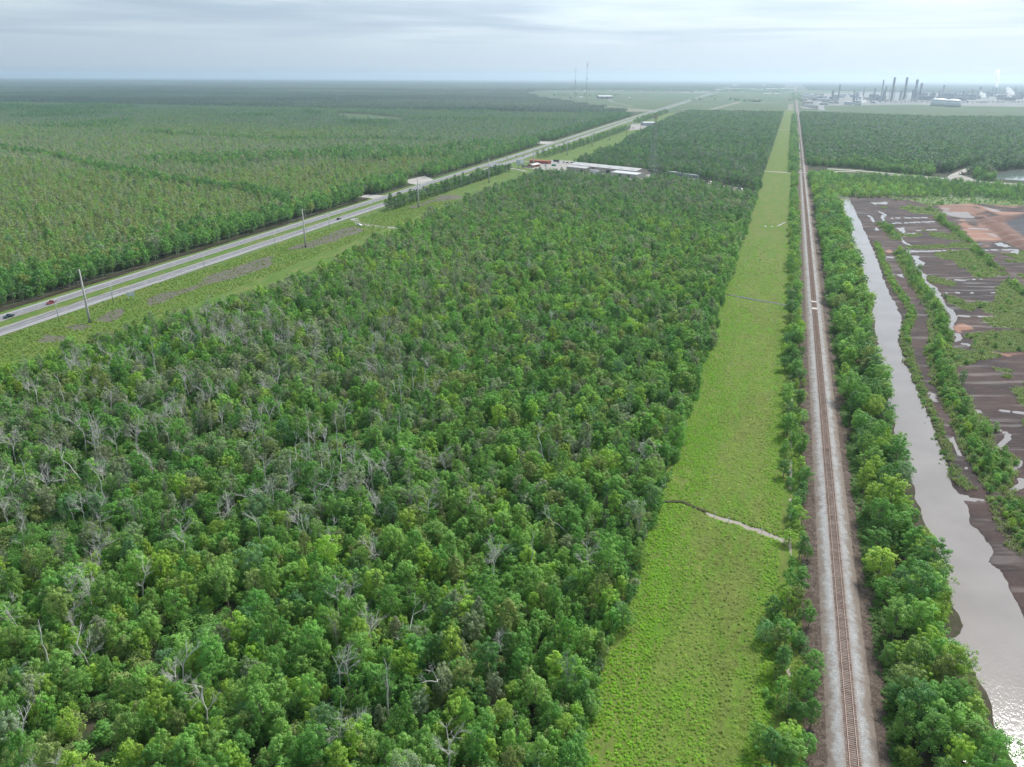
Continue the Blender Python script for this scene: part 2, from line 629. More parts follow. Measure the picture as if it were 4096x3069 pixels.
ysr = geo_ys(-300, 16000, 12, .02)
ysn = geo_ys(-300, 3000, 8, .004)
strip('highway_verge', lambda y: hx(y) - 22, lambda y: (wood_edge(y) if y < 990 else wood2_edge(max(y, 1180))) + 4, ysn, .03, M['verge'])

# the highway: two carriageways of two lanes, shoulders, edge lines, dashes
road = empty('highway', (hx(300), 300, 0))
tag(road, kind='structure')


def road_part(name, xl, xr, ys, z, mat):
    o = strip(name, xl, xr, ys, z, mat, kind=None)
    o.parent = road
    o.matrix_parent_inverse = Matrix.Translation((-hx(300), -300, 0))
    return o


for s_in, s_out, sg in ((4.4, 16.6, 1), (4.4, 15.2, -1)):
    road_part('shoulder', lambda y: hx(y) + min(sg*s_in, sg*s_out), lambda y: hx(y) + max(sg*s_in, sg*s_out), ysr, .22, M['shoulder'])
    lane0, lane1 = s_in + 1.2, s_in + 1.2 + 7.4
    road_part('lanes', lambda y: hx(y) + min(sg*lane0, sg*lane1), lambda y: hx(y) + max(sg*lane0, sg*lane1), ysr, .235, M['asphalt'])
    near = geo_ys(-300, 2600, 12, .01)
    road_part('edge_line', lambda y: hx(y) + sg*lane1 - .12, lambda y: hx(y) + sg*lane1 + .12, near, .25, M['white_line'])
    road_part('edge_line', lambda y: hx(y) + sg*lane0 - .1, lambda y: hx(y) + sg*lane0 + .1, near, .25, M['yellow_line'])
    V, F = [], []
    for y in np.arange(150, 1900, 12.2):
        x = hx(y) + sg*(lane0 + 3.7)
        k = len(V)
        V += [(x - .1, y, .25), (x + .1, y, .25), (hx(y + 3.2) + sg*(lane0 + 3.7) + .1, y + 3.2, .25), (hx(y + 3.2) + sg*(lane0 + 3.7) - .1, y + 3.2, .25)]
        F.append((k, k + 1, k + 2, k + 3))
    o = obj('lane_dashes', np_mesh('lane_dashes', V, [F], [M['white_line']]), road)
    o.matrix_parent_inverse = Matrix.Translation((-hx(300), -300, 0))
# gaps in the median and side openings
for (y0, y1) in ((800, 838), (1068, 1120)):
    o = sheet('median_opening', [(hx(y0) - 4.6, y0), (hx(y0) + 4.6, y0 + 6), (hx(y1) + 4.6, y1), (hx(y1) - 4.6, y1 - 6)], .228, M['asphalt'], kind=None)
    o.parent = road
    o.matrix_parent_inverse = Matrix.Translation((-hx(300), -300, 0))
strip('roadside_ditch', lambda y: hx(y) - 25.5, lambda y: hx(y) - 19.5, geo_ys(-200, 730, 6, .0), .045, M['ditch_water'], wob=1.2)
BARE = []
for P in ([(-331, 264), (-335, 272), (-323, 274), (-319, 268), (-329, 262)], [(-331, 298), (-338, 316), (-336, 322), (-327, 315), (-321, 299)],
          [(-336, 339), (-338, 355), (-333, 365), (-331, 377), (-341, 396), (-339, 420), (-341, 449), (-337, 463), (-320, 438), (-320, 420), (-321, 397), (-327, 382), (-325, 359), (-323, 339), (-326, 331)],
          [(-342, 487), (-342, 503), (-342, 517), (-340, 529), (-343, 556), (-345, 574), (-343, 589), (-325, 578), (-322, 557), (-326, 543), (-322, 525), (-325, 510), (-326, 498), (-339, 486)],
          [(-343, 690), (-344, 757), (-346, 788), (-327, 790), (-316, 772), (-324, 754), (-336, 739), (-334, 694)], [(-336, 284), (-335, 292), (-326, 291), (-325, 283)]):
    BARE.append(P)
    sheet('bare_patch', P, .05, M['bare_brush'], jit=1.3, seg=2.5)
sheet('verge_creek', [(-362, 623), (-357, 624), (-345, 606), (-331, 600), (-316, 597), (-290, 592), (-290, 589), (-318, 591), (-332, 594), (-346, 599), (-357, 612), (-362, 617)], .058, M['creek_water'], jit=.5, seg=3)
sheet('roadside_lot', [(-407, 868), (-409, 905), (-436, 938), (-440, 888), (-420, 860), (-409, 855)], .062, M['gravel'], jit=.6, seg=6)
sheet('roadside_lot', [(-402, 735), (-403, 762), (-424, 764), (-424, 742), (-410, 740)], .062, M['gravel'], jit=.6, seg=5)
sheet('roadside_lot', [(hx(1500) - 15, 1480), (hx(1530) - 15, 1540), (hx(1540) - 48, 1545), (hx(1500) - 45, 1490)], .062, M['gravel'], jit=.8, seg=8)


# ------------------------------------------------------------------ grass right of way with its creeks
CREEKS = [[(-24, 208.2), (-16.5, 211.1), (-14.3, 209.7), (-9.7, 207.8), (-6.5, 206.1), (-2.4, 204.8), (1.8, 203.7), (3.8, 203.1), (5.7, 202.5), (8.7, 200.9), (14, 199)],
          [(-28, 466), (-13.2, 459.8), (-4.6, 456.2), (1.4, 454.4), (14, 450)], [(-12.5, 705.4), (1.8, 714.4), (7.7, 736.4)], [(-9, 712), (1.8, 714.4)]]
CW = [.85, .4, .6, .5]


def strip_z(X, Y):
    z = .38 + .22*(fbm(X*.35, Y*.35, 3) - .5) - .33*sstep(9.5, 15.5, X)
    for ln, wd in zip(CREEKS, CW):
        dd = poly_dist(X + 1.2*(fbm(X*.3, Y*.3, 6) - .5), Y + 1.6*(fbm(X*.3, Y*.3, 4) - .5), ln)
        z = z - .75*(1 - sstep(wd*.45, wd*1.7, dd))*(0.35 + .65*sstep(-11, -5, X))
    return z


strip('grass_strip', lambda y: -24, lambda y: 18.5, geo_ys(60, 520, .7, .0012), 0, M['strip_grass'], zf=strip_z, nx=60)
strip('grass_strip', lambda y: -23, lambda y: 18.5, geo_ys(520, 1130, 2.5, .004), 0, M['strip_grass'], zf=strip_z, nx=30)
strip('grass_strip', lambda y: -23 + (y - 1130)*.002, lambda y: 18.5, geo_ys(1130, 3420, 8, .01), 0, M['strip_grass'], zf=strip_z, nx=8)
strip('creek_water', lambda y: -22.8, lambda y: 15.0, [60, 1000], .07, M['creek_water'])

# ------------------------------------------------------------------ railway
BED = [(-8.4, .25), (-6.2, .55), (-4.4, .8), (-2.3, 1.5), (-1.6, 1.62), (1.6, 1.62), (2.3, 1.5), (4.6, .8), (6.4, .55), (8.2, .2)]


def bed_z(X, Y):
    x = X - 26
    return np.interp(x, [b[0] for b in BED], [b[1] for b in BED]) + .12*(fbm(X*1.1, Y*1.1, 2) - .5)


def bed(name, x0, x1, mat, nx):
    strip(name, lambda y: 26 + x0, lambda y: 26 + x1, geo_ys(60, 460, .6, .0015), 0, mat, zf=bed_z, nx=nx)
    strip(name, lambda y: 26 + x0, lambda y: 26 + x1, geo_ys(460, 12000, 3, .01), 0, mat, zf=bed_z, nx=max(2, nx//3))


bed('railway_ballast', -4.5, 4.7, M['ballast'], 18)
bed('railway_brush_strip', -8.4, -4.48, M['rail_brush'], 7)
bed('railway_brush_strip', 4.68, 8.2, M['rail_brush'], 7)

track = tag(empty('railway_track', (26, 60, 1.6)), 'single railway track on grey ballast running to the horizon', 'railway track')
for sx in (-.7525, .7525):
    b = MB()
    for y0, y1 in ((0, 700), (700, 6000)):
        b.box((sx, (y0 + y1)/2, .20), (.075, y1 - y0, .17))
        b.box((sx, (y0 + y1)/2, .105), (.15, y1 - y0, .03))
    b.build('rail', M['rail_steel'], track)
tie = MB()
tie.box((0, 0, 0), (2.62, .24, .2), taper=.985)
first = tie.build('tie', M['sleeper'], track)
me_tie = first.data
first.location = (0, 40, 0)
PITCHT = .54
for k in range(1, 300):
    o = obj('tie', me_tie, track, (rnd.uniform(-.05, .05), 40 + k*PITCHT + rnd.uniform(-.02, .02), rnd.uniform(-.015, .01)), rnd.uniform(-.012, .012))
b = MB()
for k in range(300, 1900):
    b.box((rnd.uniform(-.05, .05), 40 + k*PITCHT, 0), (2.62, .24, .2))
for k in range(-110, 0):
    b.box((rnd.uniform(-.05, .05), 40 + k*PITCHT, 0), (2.62, .24, .2))
tag(b.build('distant_ties', M['sleeper'], track), kind='stuff')
b = MB()
b.box((0, 3500, .03), (2.6, 4900, .1))
b.build('distant_tie_band', M['rail_brush'], track)
for yy, ln in ((443.9, 3.4), (458.8, 2.6)):
    o = MB().box((0, 0, 0), (2.9, ln, .12)).build('crossing_panel', M['pale_panel'], None, (26, yy, 1.80))
    tag(o, 'pale panel laid across the track, %s of the two' % ('nearer' if yy < 450 else 'farther'), 'track panel', 'pale panels on the track')

# gravel road over the track, further crossings
sheet('crossing_road', [(-300, 1262), (-160, 1205), (-20, 1146), (8, 1139), (36, 1125), (60, 1118), (60, 1125), (36, 1132), (8, 1146), (-20, 1152), (-160, 1211), (-300, 1268)], .42, M['gravel'])
o = sheet('crossing_deck', [(17, 1137), (37, 1126), (37, 1132), (17, 1143)], 1.95, M['gravel'])
sheet('crossing_road', [(-46, 2108), (36, 2136), (36, 2143), (-46, 2115)], .6, M['gravel'])
sheet('crossing_road', [(-420, 3290), (-25, 3425), (200, 3440), (200, 3452), (-25, 3437), (-420, 3302)], .5, M['gravel'])


# ------------------------------------------------------------------ canal and mud flats (all outlines surveyed in metres)
ROW_A = [(76.1,660.7),(74.3,603.8),(73.9,562.0),(73.9,518.4),(75.7,487.6),(77.0,462.9),(75.1,447.3),(68.5,419.9),(66.8,399.9),(65.4,379.5),(65.0,362.3),(64.8,349.8),(64.7,336.6),(64.6,328.0),(64.7,316.3),(65.3,304.8),(64.6,279.1),(63.8,263.9),(65.0,255.6),(66.8,249.2)]
ROW_B = [[(88.2,756.7),(92.2,720.7),(93.0,684.0)],[(89.3,628.6),(89.2,595.4),(88.9,561.3),(88.8,529.1),(89.2,503.6),(89.9,480.5),(89.6,459.1),(86.1,429.8),(85.0,411.8),(78.5,388.2),(77.9,372.4),(77.0,359.3),(75.9,343.7),(75.8,330.4),(75.8,316.0),(77.7,303.9),(75.0,287.1),(76.2,276.2),(77.5,264.9),(76.8,253.8)],[(76.0,241.3),(77.0,227.5),(75.7,216.2)]]
ROW_C = [[(141.6,813.9),(140.8,768.9),(144.5,743.1),(144.3,711.5),(146.0,686.1)],[(142.8,658.1),(142.7,633.2),(142.9,608.1),(146.3,594.2)],[(145.3,554.7),(145.1,535.2),(144.1,520.0)]]
GREEN = [[(95.2,656.7),(128.6,671.5),(148.5,684.2),(145.3,666.8),(121.6,655.6),(106.7,647.6),(96.2,649.0)],[(122.8,645.7),(140.0,657.0),(144.6,638.7),(138.5,591.4),(122.0,587.6),(121.3,611.5)],[(121.7,581.2),(141.1,594.5),(147.8,578.4),(139.3,565.7),(124.8,560.5),(125.3,574.4)],[(99.2,500.7),(103.2,505.3),(105.9,498.4),(108.2,491.6),(106.3,480.5),(99.0,483.8)],[(101.6,474.5),(114.5,493.8),(124.2,494.2),(132.6,532.5),(144.6,561.9),(147.9,521.3),(142.3,483.4),(123.7,472.6),(113.5,470.3),(116.2,481.1),(112.2,481.1),(108.7,471.4)],[(110.4,458.7),(118.4,468.3),(142.0,479.4),(134.1,446.8),(114.8,442.4),(111.9,445.1)],[(93.2,418.1),(102.9,428.5),(113.2,434.5),(133.2,442.8),(124.7,407.6),(109.4,402.2),(100.1,397.9),(95.9,398.4),(97.9,410.8),(100.2,417.2)],[(75.2,393.2),(82.9,398.0),(91.3,396.8),(102.2,394.6),(109.3,395.1),(99.1,385.6),(92.6,380.4),(88.7,373.4),(82.5,372.1),(75.6,367.8)],[(73.3,367.0),(80.5,365.0),(82.4,356.9),(80.8,345.5),(83.2,332.3),(81.0,324.2),(82.3,316.9),(84.8,305.8),(73.9,301.5),(73.2,318.6),(72.3,336.9)],[(97.8,372.0),(103.9,376.0),(107.3,374.4),(105.5,371.1),(100.1,370.1)],[(100.3,364.9),(102.7,366.6),(104.4,364.6),(100.2,361.9)],[(100.9,354.1),(113.1,360.1),(112.0,355.6)],[(100.2,348.3),(103.7,351.1),(111.2,352.1),(109.5,345.3),(100.3,343.6)],[(98.1,332.3),(108.0,338.7),(106.1,330.8)],[(71.0,302.6),(80.7,309.3),(83.0,303.6),(86.2,300.0),(82.5,292.6),(80.4,284.6),(87.5,278.8),(85.3,268.9),(76.0,250.1),(72.2,247.6),(72.5,264.4),(71.0,285.7)],[(74.0,242.7),(78.3,247.5),(82.7,244.7),(79.3,226.5),(75.8,230.0)],[(75.8,228.1),(78.8,228.2),(75.7,211.0)],[(108.3,908.3),(131.0,922.7),(143.4,881.9),(150.2,889.9),(176.5,910.7),(196.5,918.1),(212.5,913.0),(249.1,921.1),(261.2,971.2),(222.7,962.9),(193.1,964.1),(162.7,965.4),(144.6,946.0),(119.0,924.3)],[(115.7,866.3),(146.4,877.6),(145.3,846.4),(128.9,825.7),(121.7,832.7)]]
CLAY = [[(134.9,711.2),(140.1,707.0),(136.5,694.0),(131.4,697.9)],[(117.5,659.4),(138.0,672.2),(145.9,672.3),(136.6,663.6),(122.0,658.4)],[(157.4,808.1),(163.9,814.4),(161.7,798.3),(155.9,796.2)],[(157.5,789.4),(159.4,775.7),(163.7,770.3),(157.3,761.1),(153.7,770.1)],[(150.6,751.9),(162.4,749.6),(174.3,719.5),(167.2,708.0),(149.7,698.8),(149.5,716.5)],[(145.9,672.3),(158.3,682.3),(156.6,673.6)],[(93.3,436.0),(99.4,445.7),(102.4,442.9),(103.7,437.8),(93.5,425.8),(93.0,429.8)],[(99.9,396.8),(104.6,399.5),(124.0,405.3),(122.9,400.8),(100.7,394.0)],[(80.4,635.5),(83.9,641.9),(85.7,637.4),(83.0,623.8),(79.9,625.2)],[(177.5,916.7),(191.9,916.4),(204.3,873.2),(238.2,875.7),(235.6,865.0),(198.9,846.7),(193.4,869.1),(188.6,898.7)],[(131.4,919.9),(146.4,925.5),(144.4,915.9),(132.7,911.5)],[(158.0,808.6),(165.3,813.5),(161.7,796.7),(157.4,797.3)],[(155.5,785.8),(163.0,792.9),(161.4,777.1),(152.2,773.8)]]
POOL = [[(98.9,739.7),(105.9,745.7),(103.9,728.2),(102.3,714.8),(112.9,721.8),(111.3,713.3),(97.9,706.9),(102.0,721.0),(99.0,726.4)],[(95.0,642.0),(99.6,642.4),(115.1,642.9),(98.8,635.8),(94.6,623.1),(94.2,635.4)],[(96.6,621.4),(101.4,620.7),(100.1,610.7),(101.8,597.7),(100.0,590.4),(94.1,584.0),(96.0,602.4),(96.3,611.7)],[(167.8,664.5),(175.7,672.6),(173.6,659.1),(169.2,645.2),(168.7,654.8)],[(164.7,695.7),(169.7,697.5),(174.0,685.2),(169.2,679.4),(162.7,681.1)],[(81.4,321.4),(82.6,324.7),(82.8,323.3),(82.4,321.1)],[(82.2,318.9),(84.6,317.6),(82.9,315.0),(81.2,314.4)],[(77.8,612.1),(81.9,613.7),(84.6,611.0),(83.4,605.9),(77.8,607.4)],[(79.8,556.0),(82.7,557.1),(82.6,545.3),(79.8,548.2)],[(81.6,736.8),(83.5,734.1),(83.9,720.9),(80.1,719.5)],[(89.6,892.6),(108.5,902.6),(105.0,881.3),(92.2,879.4)],[(67.0,288.0),(70.2,290.6),(70.0,276.8),(69.8,274.0),(68.1,274.7),(68.2,281.8)],[(63.0,243.3),(65.7,242.9),(71.0,243.9),(70.7,242.1),(65.7,239.8),(64.1,240.4)]]
SILT = [[(166.1,747.7),(173.5,734.4),(174.4,722.5),(169.7,720.8),(167.1,732.1)],[(65.9,332.3),(68.0,337.0),(70.0,333.0),(70.4,325.5),(69.6,321.6),(67.8,322.4)],[(146.8,846.9),(174.2,857.0),(175.4,819.5),(160.2,813.9),(147.4,837.3)],[(192.3,911.0),(205.4,878.6),(208.2,859.7),(197.0,870.5)]]
CHAN = [(1.5,[(94.0,808.4),(92.5,792.0),(92.2,761.8)]),(2,[(96.5,694.2),(97.4,671.2),(100.5,661.3)]),(3.2,[(93.9,581.7),(94.8,563.4),(96.5,558.1),(93.5,541.7),(97.0,524.9),(96.3,502.9),(96.5,492.0),(94.9,483.8),(97.6,470.2),(97.8,459.3),(93.9,444.8)]),(3.2,[(93.5,441.1),(92.0,439.2),(91.6,432.9)]),(2,[(93.1,425.1),(93.5,418.2),(91.1,412.9)]),(2.5,[(93.9,408.4),(97.3,406.3)]),(0.8,[(100.0,557.4),(108.1,548.8),(117.4,551.2),(132.3,561.2)]),(0.7,[(101.5,512.9),(134.6,524.7)]),(1.6,[(98.5,459.6),(114.1,465.1)]),(0.8,[(114.1,465.1),(137.9,478.3)]),(2,[(98.0,636.7),(135.1,655.3),(176.7,672.9)]),(2.5,[(99.3,764.4),(136.0,787.0)]),(2.5,[(100.5,793.0),(133.5,809.0)]),(2,[(113.6,731.8),(132.5,745.3)]),(2,[(149.6,758.3),(179.1,762.3)]),(0.6,[(81.6,322.2),(83.1,321.3),(87.9,321.6),(95.1,322.7),(101.6,321.5)]),(0.6,[(82.0,318.8),(85.4,318.3),(90.7,318.4),(95.9,319.2)]),(0.7,[(80.6,314.9),(80.9,311.6),(82.5,305.6)]),(0.5,[(64.8,266.9),(70.3,263.7)]),(1.6,[(84.8,304.2),(88.8,299.4),(88.3,294.7),(83.8,285.8),(82.1,282.4)]),(1.6,[(83.4,267.0),(86.8,273.2),(87.2,277.3)]),(2.2,[(79.3,252.3),(82.1,254.5),(84.5,257.6),(84.6,261.2)]),(2.0,[(93.4,829.7),(97.3,809.3),(92.4,795.8),(92.2,762.6)]),(2,[(81.0,800.9),(83.2,794.7),(82.7,767.7)])]
BERM = [(235.6,865.0),(219.2,847.1),(194.2,824.2),(180.4,799.3),(183.6,784.6),(183.6,747.6),(184.3,717.2),(184.4,694.5),(188.1,674.5)]
PIT = [(193.9,806.5),(219.1,846.4),(240.8,870.8),(195.8,687.8),(192.3,729.0),(192.6,763.9)]
CANAL_R = [(70.9,840.6),(71.3,716.0),(71.2,618.4),(69.4,542.9),(68.7,496.9),(70.2,458.6),(68.5,433.0),(63.9,403.0),(62.5,363.3),(63.8,338.8),(63.9,296.2),(63.1,270.2),(63.4,244.4),(64.1,240.4),(64.1,235.1),(63.5,227.7),(65.7,222.7),(64.7,217.7),(66.0,215.5),(65.3,205.8),(66.2,202.1),(67.2,194.9),(66.6,181.0),(66.2,174.3),(65.3,163.7)]
HEAP = [(172.1,822.8),(183.8,843.5),(191.3,841.5),(180.4,819.1)]

bank_x = lambda y: np.interp(y, [100, 130, 165, 205, 250, 400, 465, 850], [55, 53.5, 52.5, 51.5, 50.5, 53, 57.5, 60])      # west bank of the canal
strip('canal_water', lambda y: 37, lambda y: 348, [60, 900, 1000], .15, M['canal_water'])
strip('canal_bank', lambda y: 33.6, lambda y: bank_x(y) + 3.5, geo_ys(60, 1000, 3, .002), 0, M['wet_bank'], nx=14,
      zf=lambda X, Y: .42 - .55*sstep(-2, 3, X - bank_x(Y) + 3*(fbm(Y*.09, X*.05, 4) - .5)*2) + .25*(fbm(X*.3, Y*.3, 9) - .5) - .3*sstep(.56, .7, fbm(X*.16, Y*.06, 12)))
cr = np.array(sorted(CANAL_R, key=lambda q: q[1]))
canal_r = lambda y: np.interp(y, cr[:, 1], cr[:, 0])
gx = np.concatenate([np.arange(60, 112, .8), np.arange(112, 350, 1.6)])
gy = np.array(geo_ys(118, 962, .8, .0042))
X, Y = np.meshgrid(gx, gy)
wx_ = X + 2.4*(fbm(X*.22, Y*.22, 31) - .5)*2
wy_ = Y + 3.2*(fbm(X*.2, Y*.2, 37) - .5)*2
H = .26 + .16*(fbm(X*.12, Y*.12, 21) - .5) + .10*(fbm(X*.6, Y*.6, 22) - .5)
edge = X - canal_r(Y) + 1.6*(fbm(X*.3, Y*.16, 41) - .5)*2
zone = {k: np.zeros_like(X) for k in ('clay', 'green', 'silt', 'berm', 'pit')}
for k, L in (('clay', CLAY), ('green', GREEN), ('silt', SILT), ('pit', [PIT])):
    for P in L: zone[k][in_poly(wx_, wy_, P)] = 1.0
far_r = sstep(146, 156, X)*sstep(650, 720, Y)
zone['clay'] = np.maximum(zone['clay'], far_r*(fbm(X*.05, Y*.025, 71) > .44)*.75)
zone['silt'] = np.maximum(zone['silt'], far_r*(fbm(X*.06, Y*.03, 73) > .6)*.7)
zone['green'] = np.maximum(zone['green'], (fbm(X*.05, Y*.035, 75) > .62)*sstep(92, 100, X)*(1 - far_r)*.8)
for k in zone:                                      # soften the outlines a little
    for _ in range(2):
        a = np.pad(zone[k], 1, mode='edge')
        zone[k] = (a[1:-1, 1:-1]*2 + a[:-2, 1:-1] + a[2:, 1:-1] + a[1:-1, :-2] + a[1:-1, 2:])/6
H = H + .22*zone['green'] + .06*zone['clay'] - .05*zone['silt']
bd = poly_dist(X, Y, BERM)
zone['berm'] = 1 - sstep(8, 12, bd + 3*(fbm(X*.1, Y*.1, 3) - .5))
H = H + 2.4*(1 - sstep(1.5, 10.5, bd))
hd = in_poly(wx_, wy_, HEAP)
H = H + hd*1.6
zone['berm'] = np.maximum(zone['berm'], hd*.7)
for L in [ROW_A] + ROW_B + ROW_C:
    H = H + .45*(1 - sstep(2.0, 5.0, poly_dist(X, Y, L)))
H = np.maximum(H, .19)
for P in POOL: H[in_poly(X + (wx_ - X)*.5, Y + (wy_ - Y)*.5, P)] = .06
for wd, L in CHAN:
    wd = wd*.8 if wd < 1.5 else wd*.65
    H = H - .5*(1 - sstep(wd*.45, wd*.95, poly_dist(X + (wx_ - X)*.4, Y + (wy_ - Y)*.4, L)))
H = np.where(edge < 1.8, np.minimum(H, -.35 + .52*sstep(-1.2, .6, edge) + .5*sstep(.4, 1.8, edge)), H)
Vv = np.stack([X, Y, H], -1).reshape(-1, 3)
nx_ = len(gx)
ii = (np.arange(len(gy) - 1)[:, None]*nx_ + np.arange(nx_ - 1)[None]).ravel()
Ff = np.stack([ii, ii + 1, ii + nx_ + 1, ii + nx_], 1)
o = obj('mud_flat', np_mesh('mud_flat', Vv, [Ff], [M['mud']], smooth=True, attrs={k: v.ravel() for k, v in zone.items()}))
tag(o, kind='structure')


def mud_z(x, y):
    i = np.clip(np.searchsorted(gx, x) - 1, 0, len(gx) - 1)
    j = np.clip(np.searchsorted(gy, y) - 1, 0, len(gy) - 1)
    return H[j, i]


# levee roads, pond and the bank beyond the mud flats
LEVEE = [(60, 1205), (97, 1196), (127, 1180), (180, 1146), (222, 1130), (253, 1110), (300, 1100), (420, 1075)]


def ribbon(name, line, wd, z, mat, seg=12.0):
    P = [np.array(q, float) for q in line]
    pts = []
    for a, b in zip(P[:-1], P[1:]):
        k = max(1, int(np.linalg.norm(b - a)/seg))
        pts += [a + (b - a)*j/k for j in range(k)]
    pts.append(P[-1])
    V, F = [], []
    for i, q in enumerate(pts):
        t = pts[min(i + 1, len(pts) - 1)] - pts[max(i - 1, 0)]
        n = np.array([-t[1], t[0]])/(np.linalg.norm(t) + 1e-9)
        V += [(*(q - n*wd/2), z), (*(q + n*wd/2), z)]
        if i: F.append((2*i - 2, 2*i - 1, 2*i + 1, 2*i))
    o = obj(name, np_mesh(name, V, [F], [mat]))
    if o.data.polygons[0].normal.z < 0: o.data.flip_normals()
    tag(o, kind='structure')
    return o


ribbon('levee', LEVEE, 46, .25, M['rough_grass'])
ribbon('levee_road', [(x, y + 10) for x, y in LEVEE], 9, .29, M['gravel'])
ribbon('levee_road', [(x, y - 9) for x, y in LEVEE[2:]], 8, .29, M['gravel'])
ribbon('levee_road', [(200, 1132), (217, 1195), (249, 1283), (274, 1336), (330, 1440)], 9, .31, M['gravel'])
sheet('levee_apron', [(188, 1128), (214, 1122), (236, 1150), (226, 1196), (212, 1190), (204, 1152)], .33, M['yard'], jit=1.5, seg=5)
ribbon('levee_road', [(36, 1129), (50, 1136), (70, 1180), (97, 1198)], 7, .34, M['gravel'])
sheet('pond', [(262, 1168), (330, 1150), (430, 1150), (440, 1330), (335, 1320), (276, 1240)], .06, M['pond_water'], jit=2.5, seg=8)
ribbon('strip_ditch', [(-24, 464), (-13.2, 459.8), (-4.6, 456.2), (1.4, 454.4), (12, 450.5)], 2.3, .53, M['ditch_water'], 2.0)
ribbon('strip_ditch', [(-23.5, 208.6), (-16.5, 211.1), (-14.3, 209.7), (-9.0, 207.5)], .9, .5, M['wet_bank'], 1.5)
sheet('verge_pond', [(36, 1010), (60, 1010), (60, 1100), (36, 1110)], .03, M['wet_bank'])
sheet('verge_patch', [(60, 962), (330, 962), (430, 1100), (430, 1060), (330, 1080), (60, 1190)], .035, M['rough_grass'], jit=2, seg=12)

# fields, dirt tracks, plant ground, clearings
FIELD = [(-540, 2960), (-360, 2960), (-300, 2990), (-40, 3000), (30, 2990), (420, 2840), (900, 2960), (1500, 4000), (2600, 7600), (1200, 8400), (-100, 8900), (-900, 7900), (-2100, 7400), (-2000, 6200), (-1480, 4900)]
sheet('field', FIELD, .10, M['field'])
sheet('field_bare', [(-560, 3010), (-880, 3560), (-820, 3640), (-500, 3200), (-470, 3060)], .14, M['field_bare'])
sheet('field_bare', [(-330, 3040), (-270, 4500), (-235, 4500), (-300, 3040)], .14, M['field_bare'])
sheet('field_bare', [(-10, 3060), (-12, 4200), (10, 4200), (12, 3060)], .14, M['field_bare'])
sheet('field_bare', [(-1900, 6900), (-600, 6700), (-600, 6900), (-1900, 7080)], .14, M['field_bare'])
ribbon('field_track', [(-650, 3560), (-740, 3800), (-850, 4100), (-960, 4500), (-1000, 4780)], 16, .17, M['field_bare'], 60)
ribbon('field_track', [(-1500, 4900), (-1250, 4740), (-1000, 4790), (-760, 4800)], 34, .18, M['plant_yard'], 60)
ribbon('field_track', [(-1330, 4120), (-900, 4180), (-520, 4240)], 12, .17, M['field_bare'], 60)
ribbon('field_track', [(-500, 4020), (-330, 4060)], 16, .17, M['gravel'], 60)
ribbon('field_track', [(300, 2900), (480, 3080), (900, 3220), (1500, 3400)], 26, .17, M['field_bare'], 60)
ribbon('plant_road', [(118, 3480), (128, 3900), (140, 4500), (150, 5200)], 24, .2, M['asphalt'], 60)
sheet('plant_ground', [(45, 4600), (60, 4050), (170, 4080), (300, 4180), (560, 4430), (800, 4300), (1300, 4380), (2600, 7300), (700, 8000), (60, 7000)], .16, M['plant_yard'])
sheet('substation_ground', [(38, 4000), (46, 3650), (112, 3600), (122, 3720), (70, 4010)], .19, M['plant_yard'])
CLEARS = [[(-1500, 2500), (-1340, 2430), (-1200, 2330), (-1060, 2200), (-1040, 2060), (-1170, 2040), (-1330, 2250)], [(-2250, 3180), (-2560, 3800), (-2440, 3820), (-2080, 3080)], [(-3620, 6700), (-3400, 6700), (-3300, 7000), (-3600, 7050)]]
sheet('clearing', CLEARS[0], .05, M['field'], jit=14, seg=25)
sheet('clearing_mud', [(-1200, 2060), (-1070, 2070), (-1080, 2190), (-1180, 2210)], .09, M['rail_brush'], jit=8, seg=20)
sheet('clearing_pond', [(-1205, 2070), (-1175, 2060), (-1165, 2090), (-1195, 2110)], .13, M['canal_water'], jit=3, seg=10)
sheet('clearing', CLEARS[1], .05, M['field'], jit=18, seg=40)
sheet('clearing_mud', [(-2240, 3200), (-2420, 3560), (-2350, 3560), (-2180, 3180)], .09, M['field_bare'], jit=8, seg=30)
sheet('clearing', CLEARS[2], .05, M['field_bare'], jit=10, seg=40)


# ------------------------------------------------------------------ trees
def leaf_mat(name, trans=0.44, rough=0.55, spec=0.25):
    """leaf colour comes from each tree's own tint, varied a little leaf by leaf"""
    m, N = new_mat(name)
    t = N.attr('tint', 'INSTANCER').outputs['Color']
    lv = N.attr('lv').outputs['Fac']
    c = N.mix(1.0, t, N.math('ADD', .62, N.math('MULTIPLY', lv, .76)), 'MULTIPLY')
    c = N.mix(N.math('MULTIPLY', N.ramp(lv, .8, 1.0), .22), c, N.mix(1.0, c, (1.2, 1.12, .85), 'MULTIPLY'))
    p = principled(N, c, rough, spec)
    tr = N.n('ShaderNodeBsdfTranslucent')
    N.put(tr.inputs[0], N.mix(1.0, c, (1.15, 1.2, .65), 'MULTIPLY'))
    mx = N.n('ShaderNodeMixShader')
    mx.inputs[0].default_value = trans
    N.put(mx.inputs[1], p)
    N.put(mx.inputs[2], tr.outputs[0])
    finish(N, mx.outputs[0])
    return m


M['leaf'] = leaf_mat('leaf')
M['bark'] = plain('bark', (.20, .175, .15), .9, .3, 2.0)
M['bark_pale'] = plain('bark_pale', (.36, .34, .31), .9, .22, 1.5)
M['bark_dead'] = plain('bark_dead', (.53, .505, .47), .9, .25, 1.2)
M['twig'] = plain('twig', (.19, .145, .12), .95, .35, 1.5)


